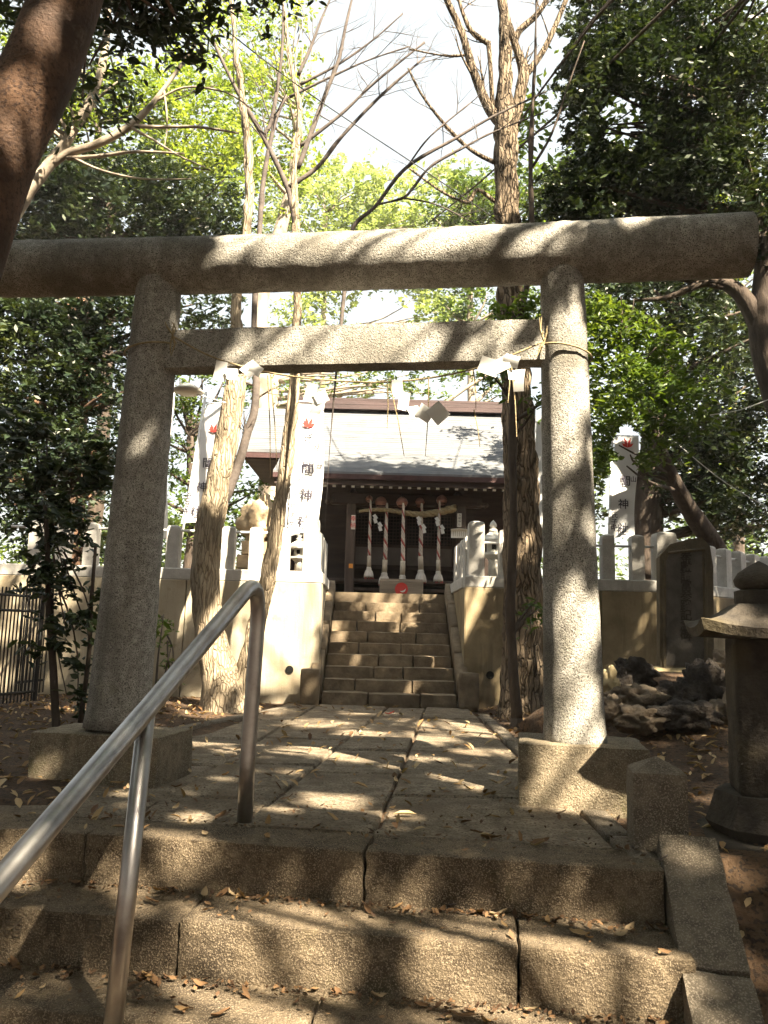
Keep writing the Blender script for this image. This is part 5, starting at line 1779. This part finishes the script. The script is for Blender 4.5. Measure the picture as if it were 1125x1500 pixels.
# --- trees behind the photographer that shade the steps and the gate
def shade_tree(name, label, base, top, crown, n_clump, n_leaf, leaf=.15, dark=()):
    t_ = thing(name, label, 'tree', (base[0], base[1], ground_h(base[0], base[1])))
    gz = ground_h(base[0], base[1])
    mb = MB()
    pts, rr2 = smooth_path([(base[0], base[1], gz - .2, .26), (base[0] + .1, base[1] + .05, 1.5, .21), ((base[0] + top[0]) / 2, (base[1] + top[1]) / 2, top[2] * .6, .17), (*top, .07)], 8)
    mb.tube(pts, rr2, 14, rough=.015, fr=8)
    mb.build('trunk', 'bark_dark', t_, smooth=True)
    lb, lb2 = MB(), MB()
    PP = []
    for c, rad, k in crown:
        P, cc = clumps(c, rad, int(n_clump * k), n_leaf, .30, shell=.05)
        PP.append(P)
        sel = cc[nrng.choice(len(cc), 10, replace=False)]
        for q in sel:
            lb = MB(); limbs_to(lb, pts[rng.randint(len(pts) // 2, len(pts) - 1)], .05, [q]); lb.build('limb', 'bark_dark', t_, smooth=True)
    for q, r in dark:                                  # leaf clusters added on the sun line to shade chosen points
        n = int(math.pi * r * r * 3.2 / (leaf * leaf * .3))
        tt = (8.2 - q[2]) / SUN.z + nrng.uniform(-.9, .9, n)
        P = np.array(q) + np.array(SUN) * tt[:, None] + nrng.normal(0, r * .55, (n, 3))
        PP.append(P)
        lb2 = MB(); limbs_to(lb2, pts[-4], .03, [P.mean(0)]); lb2.build('limb', 'bark_dark', t_, smooth=True)
    P = np.concatenate(PP)
    P = P[~lit_tubes(P)]
    x, y = project(P)
    d = P @ np.array(_fw)
    P = P[~((d > .2) & (x > -30) & (x < 760) & (y > -30))]
    leaf_mesh('crown', P, leaf, 'leaf_mid', t_)


DK = [(tuple(at(x, y, Y)), r) for x, y, Y, r in ((30, 320, 3.2, .35), (95, 40, 3.2, .28), (40, 175, 3.2, .16), (80, 80, 3.2, .15), (-10, 300, 3.2, .3), (1010, 880, 7.9, .7), (570, 960, 10.8, .3), (520, 990, 10.4, .2), (225, 640, 5.0, .42), (240, 480, 5.0, .35), (180, 900, 5.0, .45), (120, 390, 5.0, .5), (30, 400, 5.1, .45), (250, 365, 5, .25), (290, 510, 4.9, .2), (1120, 1000, 4.0, .6), (1115, 870, 4, .5), (1090, 900, 4, .4), (1000, 1130, 3.6, .25), (1005, 880, 7.9, .55), (980, 1050, 6.5, .6), (1080, 560, 9, .6),
     (780, 365, 4.6, .15), (1000, 365, 4.4, .25), (690, 515, 4.6, .15), (800, 860, 4.5, .14), (800, 700, 4.5, .12), (770, 1120, 4.4, .2), (760, 1120, 4.4, .15), (470, 760, 15.5, .6), (600, 800, 15, .9), (460, 780, 15.5, .5), (680, 790, 14.8, .5), (600, 690, 14.3, .3), (520, 680, 14.4, .3), (690, 620, 16, .3), (480, 620, 16.2, .25), (260, 960, 9.5, .3), (720, 930, 10.3, .4), (900, 930, 10.3, .5))]
DK2 = [(tuple(G(x, y, z)), r) for x, y, z, r in ((80, 1250, -.1, .3), (100, 1350, -.2, .3), (170, 1420, -.41, .25), (760, 1290, -.1, .3), (950, 1330, -.15, .22), (980, 1400, -.3, .2), (560, 1290, -.1, .22), (540, 1450, -.41, .15), (400, 1265, -.1, .22), (1060, 1420, -.3, .3), (1100, 1250, 0, .35), (120, 1130, .1, .4), (150, 1060, .1, .4), (700, 1190, 0, .25), (850, 1220, 0, .25), (620, 1180, 0, .15), (380, 1190, 0, .15), (980, 1180, .2, .25), (560, 960, .8, .3), (930, 1080, 0, .4), (1040, 1130, 0, .4), (100, 1000, .5, .5))]
shade_tree('shade_tree', 'tree behind the viewer shading the front steps', (5.6, -3.2), (4.6, -1.2, 8.5), [((4.4, -1.2, 8.6), (3.6, 3.0, 1.6), 1.0), ((2.2, .3, 7.6), (2.6, 2.4, 1.2), .5)], 330, 80, dark=DK2)
shade_tree('shade_tree', 'tree right of the viewer shading the torii and walls', (6.6, 2.2), (4.6, 3.4, 9.5), [((4.6, 3.4, 9.4), (3.4, 3.0, 1.5), 1.0), ((1.9, 4.6, 9.6), (2.6, 2.6, 1.2), .6)], 330, 80, dark=DK)
shade_tree('shade_tree', 'tree left of the viewer shading the handrail', (-4.5, -2.5), (-.8, .8, 7.6), [((-.4, 1.6, 8.0), (2.6, 2.6, 1.2), .6), ((-4, -1, 7.5), (3.5, 4, 2.2), .9)], 240, 80)
# unseen woods all round behind the viewer, added to dim the sky fill
PP = []
for k in range(22):
    a = R(150 + 240 * k / 21)
    rr2 = rng.uniform(9, 13)
    P, _ = clumps((rr2 * math.cos(a), rr2 * math.sin(a) + 2, 5.5), (3.2, 3.2, 6.5), 130, 40, .6, shell=.2)
    PP.append(P)
tag(leaf_mesh('surrounding_woods', np.concatenate(PP), .32, 'leaf_dark', None), 'unseen woods surrounding the shrine approach behind the viewer, added to dim the sky fill', 'woods', kind='stuff')

#SHRUBS
def shrub(name, label, Y, stems, crowns, mat, leaf, bark='bark_dark', zg=None):
    b = at(stems[0][0][0], stems[0][0][1], Y)
    t_ = thing(name, label, 'shrub', (b.x, b.y, ground_at(b.x, b.y)))
    for s_ in stems:
        mb = MB(); px_trunk(mb, s_, Y, seg=8, rough=.003, n=6, sink=.08); mb.build('stem', bark, t_, smooth=True)
    PP = []
    lb = MB()
    for c in crowns:
        ctr_ = at(c[0], c[1], Y)
        P, cc = clumps(ctr_, (px(c[2], Y), px(c[2], Y) * .6, px(c[3], Y)), c[4], c[5], .07, shell=.1)
        PP.append(P)
        for q in cc[:2]: limbs_to(lb, at(stems[0][-1][0], stems[0][-1][1], Y).lerp(Vector(q), .4), .006, [q], 4)
    lb.build('twigs', bark, t_, kind='stuff')
    leaf_mesh('leaves', np.concatenate(PP), leaf, mat, t_, near=True, flat=.35)


shrub('camellia_shrub', 'dark glossy leaved shrub between the iron gate and left pillar', 7.2,
      [[(84, 1062, 13), (78, 980, 11), (72, 900, 10), (70, 820, 8), (66, 740, 6)], [(118, 1050, 8), (130, 960, 7), (134, 880, 6), (140, 800, 5)]],
      [(80, 850, 70, 40, 14, 26), (110, 920, 45, 60, 12, 18), (120, 1010, 30, 40, 7, 12), (60, 940, 40, 60, 5, 12), (70, 750, 80, 70, 22, 30), (40, 650, 70, 80, 16, 26), (130, 690, 50, 60, 12, 24)], 'leaf_dark', .10)
shrub('wall_seedling', 'small green seedling against the wall right of the left pillar', 8.6,
      [[(228, 1010, 4), (232, 960, 3), (240, 900, 2)], [(236, 1005, 3), (250, 950, 2)]], [(238, 920, 16, 36, 7, 7), (245, 985, 18, 22, 5, 6)], 'leaf_mid', .085, 'twig')
P, _ = clumps((-8, 26, 3.2), (13, 3, 2.6), 150, 70, .8, shell=.0)
P2, _ = clumps((12, 27, 3.4), (11, 3, 3.0), 150, 70, .8, shell=.0)
tag(leaf_mesh('far_woods', np.concatenate([P, P2]), .24, 'leaf_mid', None), 'dim green far woods behind the shrine', 'woods', kind='stuff')
P, _ = clumps((-7.5, 15, 1.5), (2.6, 2, 1.0), 60, 60, .4, shell=.0)
tag(leaf_mesh('undergrowth', P, .13, 'leaf_bright', None), 'sunlit undergrowth behind the iron gate', 'undergrowth', kind='stuff')

#LITTER
# ------------------------------------------------------------------ fallen leaves
def leaf_shape(seed):
    r_ = random.Random(seed)
    vs, fs = [], []
    n_ = 6
    cu, fo = r_.uniform(.2, .9), r_.uniform(.15, .5)
    for i in range(n_ + 1):
        u = i / n_
        wd_ = math.sin(math.pi * min(1, u * .96 + .02)) ** .8 * .42
        zc = cu * .35 * (u - .5) ** 2 * 2 + .02 * math.sin(u * 9 + seed)
        for s_ in (-1, 0, 1):
            vs.append((u - .5, s_ * wd_ * .5, zc + abs(s_) * fo * .22 + .02 * math.sin(seed + u * 12 * s_)))
    for i in range(n_):
        for s_ in (0, 1): fs.append((i * 3 + s_, i * 3 + s_ + 1, i * 3 + s_ + 4, i * 3 + s_ + 3))
    me = bpy.data.meshes.new('leaf')
    me.from_pydata(vs, [], fs)
    me.materials.append(MAT['leaf_dry'])
    me.polygons.foreach_set('use_smooth', [True] * len(me.polygons))
    return me


LM('leaf_brown', [(.05, .026, .014), (.09, .05, .026), (.15, .085, .04), (.2, .12, .06)], trans=.05, rough=.8, hue_noise=1.2)
LM('leaf_tan', [(.2, .13, .07), (.28, .2, .115), (.34, .26, .16), (.38, .3, .2)], trans=.1, rough=.8, hue_noise=1.2)
LEAF = [leaf_shape(i) for i in range(12)]
for i_, me_ in enumerate(LEAF):
    me_.materials[0] = MAT[('leaf_brown', 'leaf_dry', 'leaf_tan', 'leaf_brown')[i_ % 4]]
lrng = random.Random(21)


def drop(x, y, z, size, label, group, me=None):
    o = bpy.data.objects.new('fallen_leaf', me or lrng.choice(LEAF))
    COL.objects.link(o)
    o.location = (x, y, z + .006)
    o.scale = (size, size, size)
    o.rotation_euler = (lrng.gauss(0, .3), lrng.gauss(0, .3), lrng.uniform(0, 6.28))
    tag(o, label, 'leaf', group)


def leaf_label(me, size, where):
    c = {'leaf_brown': 'dark brown', 'leaf_dry': 'russet', 'leaf_tan': 'pale tan'}[me.materials[0].name]
    return ('large ' if size > .068 else 'small ' if size < .048 else '') + c + ' dry leaf ' + where


for k in range(3):
    fe = E0 - V * (k * TREAD) + U * (.035 * k)
    sn = ('top', 'second', 'third')[k]
    for _ in range((14, 36, 34)[k]):
        u = -lrng.uniform(.05, 2.6)
        v = lrng.uniform(.03, TREAD - .03) if lrng.random() < .35 else TREAD - abs(lrng.gauss(0, .035)) - .025
        p = fe + U * u + V * v
        me = lrng.choice(LEAF); size = min(.1, max(.03, lrng.lognormvariate(-2.85, .28)))
        side = 'at the right end of the' if u > -.7 else 'on the middle of the' if u > -1.6 else 'by the handrail on the'
        drop(p.x, p.y, -k * STEP_H + .004, size, leaf_label(me, size, side + ' ' + sn + ' step'), 'leaves on the ' + sn + ' step', me)
for _ in range(46):
    y = 3.5 + abs(lrng.gauss(0, 1.2))
    x = lrng.uniform(-1.5, 1.0)
    me = lrng.choice(LEAF); size = min(.09, max(.03, lrng.lognormvariate(-2.95, .28)))
    side = 'left' if x < -.5 else 'right' if x > .4 else 'middle'
    drop(x, y + .2, .008, size, leaf_label(me, size, 'on the %s of the %s path' % (side, 'near' if y < 4.6 else 'far')), 'leaves on the path', me)
# broken bits and grit drifted into the corners of the steps
BP = []
for k in range(3):
    fe = E0 - V * (k * TREAD) + U * (.035 * k)
    for _ in range(420):
        q = fe + U * (-lrng.uniform(.02, 2.7)) + V * (TREAD - abs(lrng.gauss(0, .045)) - .012 if lrng.random() < .75 else lrng.uniform(.02, TREAD))
        if k == 0: q = q + V * lrng.uniform(-.05, .9) * (lrng.random() < .7)
        BP.append((q.x, q.y, -k * STEP_H + .012))
tag(leaf_mesh('leaf_crumbs', np.array(BP), .024, 'leaf_brown', None, flat=.8, near=False, droop=0, asp=.6), 'brown leaf crumbs and grit drifted along the front steps', 'debris', kind='stuff')
for k, (x, y, z) in enumerate(((470, 1420, -.41), (900, 1345, -.205), (640, 1330, -.205), (960, 1265, 0), (420, 1432, -.41))):
    q = G(x, y, z)
    a = lrng.uniform(-.5, .5)
    pts = [q + Vector((math.cos(a) * t_ * .2, math.sin(a) * t_ * .2, .008 + .02 * math.sin(t_ * 3) + .006 * (k % 2))) + Vector((0, .02 * math.sin(t_ * 9 + k), 0)) for t_ in [i_ / 8 for i_ in range(9)]]
    o = MB().tube(pts, [.0035 - .0002 * i_ for i_ in range(9)], 5).build('fallen_twig', 'twig')
    tag(o, ['thin dry twig on the third step right of the handrail', 'thin twig at the right end of the second step', 'short twig in the middle of the second step', 'thin twig beside the granite corner post', 'second thin twig on the third step, nearer the handrail'][k], 'twig', 'fallen twigs')
red = LEAF[0].copy(); red.materials.clear(); red.materials.append(MAT['leaf_red'])
p = G(571, 1048)
drop(p.x, p.y, .01, .11, 'single red leaf on the path below the shrine stairs', None, red)
n_ = 5200
X = nrng.uniform(-4.2, 3.8, n_); Y_ = nrng.uniform(1.4, 10.2, n_)
keepm = (X < -1.6 + .0 * Y_) & (Y_ > 4.2) | (X > 1.3 + .05 * (3.4 - np.minimum(Y_, 3.4)) ) | (nrng.uniform(0, 1, n_) < .22) & (Y_ > 3.7)
X, Y_ = X[keepm], Y_[keepm]
Z = np.array([max(ground_h(a, b), .004 if -2.8 < a < 1.1 else -9) for a, b in zip(X, Y_)]) + .012
tag(leaf_mesh('leaf_litter', np.stack([X, Y_, Z], 1), .07, 'leaf_dry', None, flat=.9, near=True, droop=0), 'scattered dry leaf litter on the bare soil beside the path', 'leaf litter', kind='stuff')

# ------------------------------------------------------------------ thin haze volume added for a soft veil over the grove
bpy.context.view_layer.update()
zs = [(o.matrix_world @ Vector(c)).z for o in sc.objects if o.type == 'MESH' for c in o.bound_box]
z0h, z1h = min(zs) - 1.0, max(zs) + .5
hm = bpy.data.materials.new('haze')
hm.use_nodes = True
hm.node_tree.nodes.clear()
ho = hm.node_tree.nodes.new('ShaderNodeOutputMaterial')
hv = hm.node_tree.nodes.new('ShaderNodeVolumePrincipled')
hv.inputs['Color'].default_value = (.90, .91, .93, 1)
hv.inputs['Density'].default_value = 0.0008
hv.inputs['Anisotropy'].default_value = 0.0
hm.node_tree.links.new(hv.outputs[0], ho.inputs['Volume'])
MAT['haze'] = hm
tag(MB().box((0, 50, (z0h + z1h) / 2), (410, 510, z1h - z0h)).build('haze', 'haze'), 'thin pale haze volume added to veil the grove softly', 'haze', kind='stuff')
sc.cycles.volume_bounces = 0
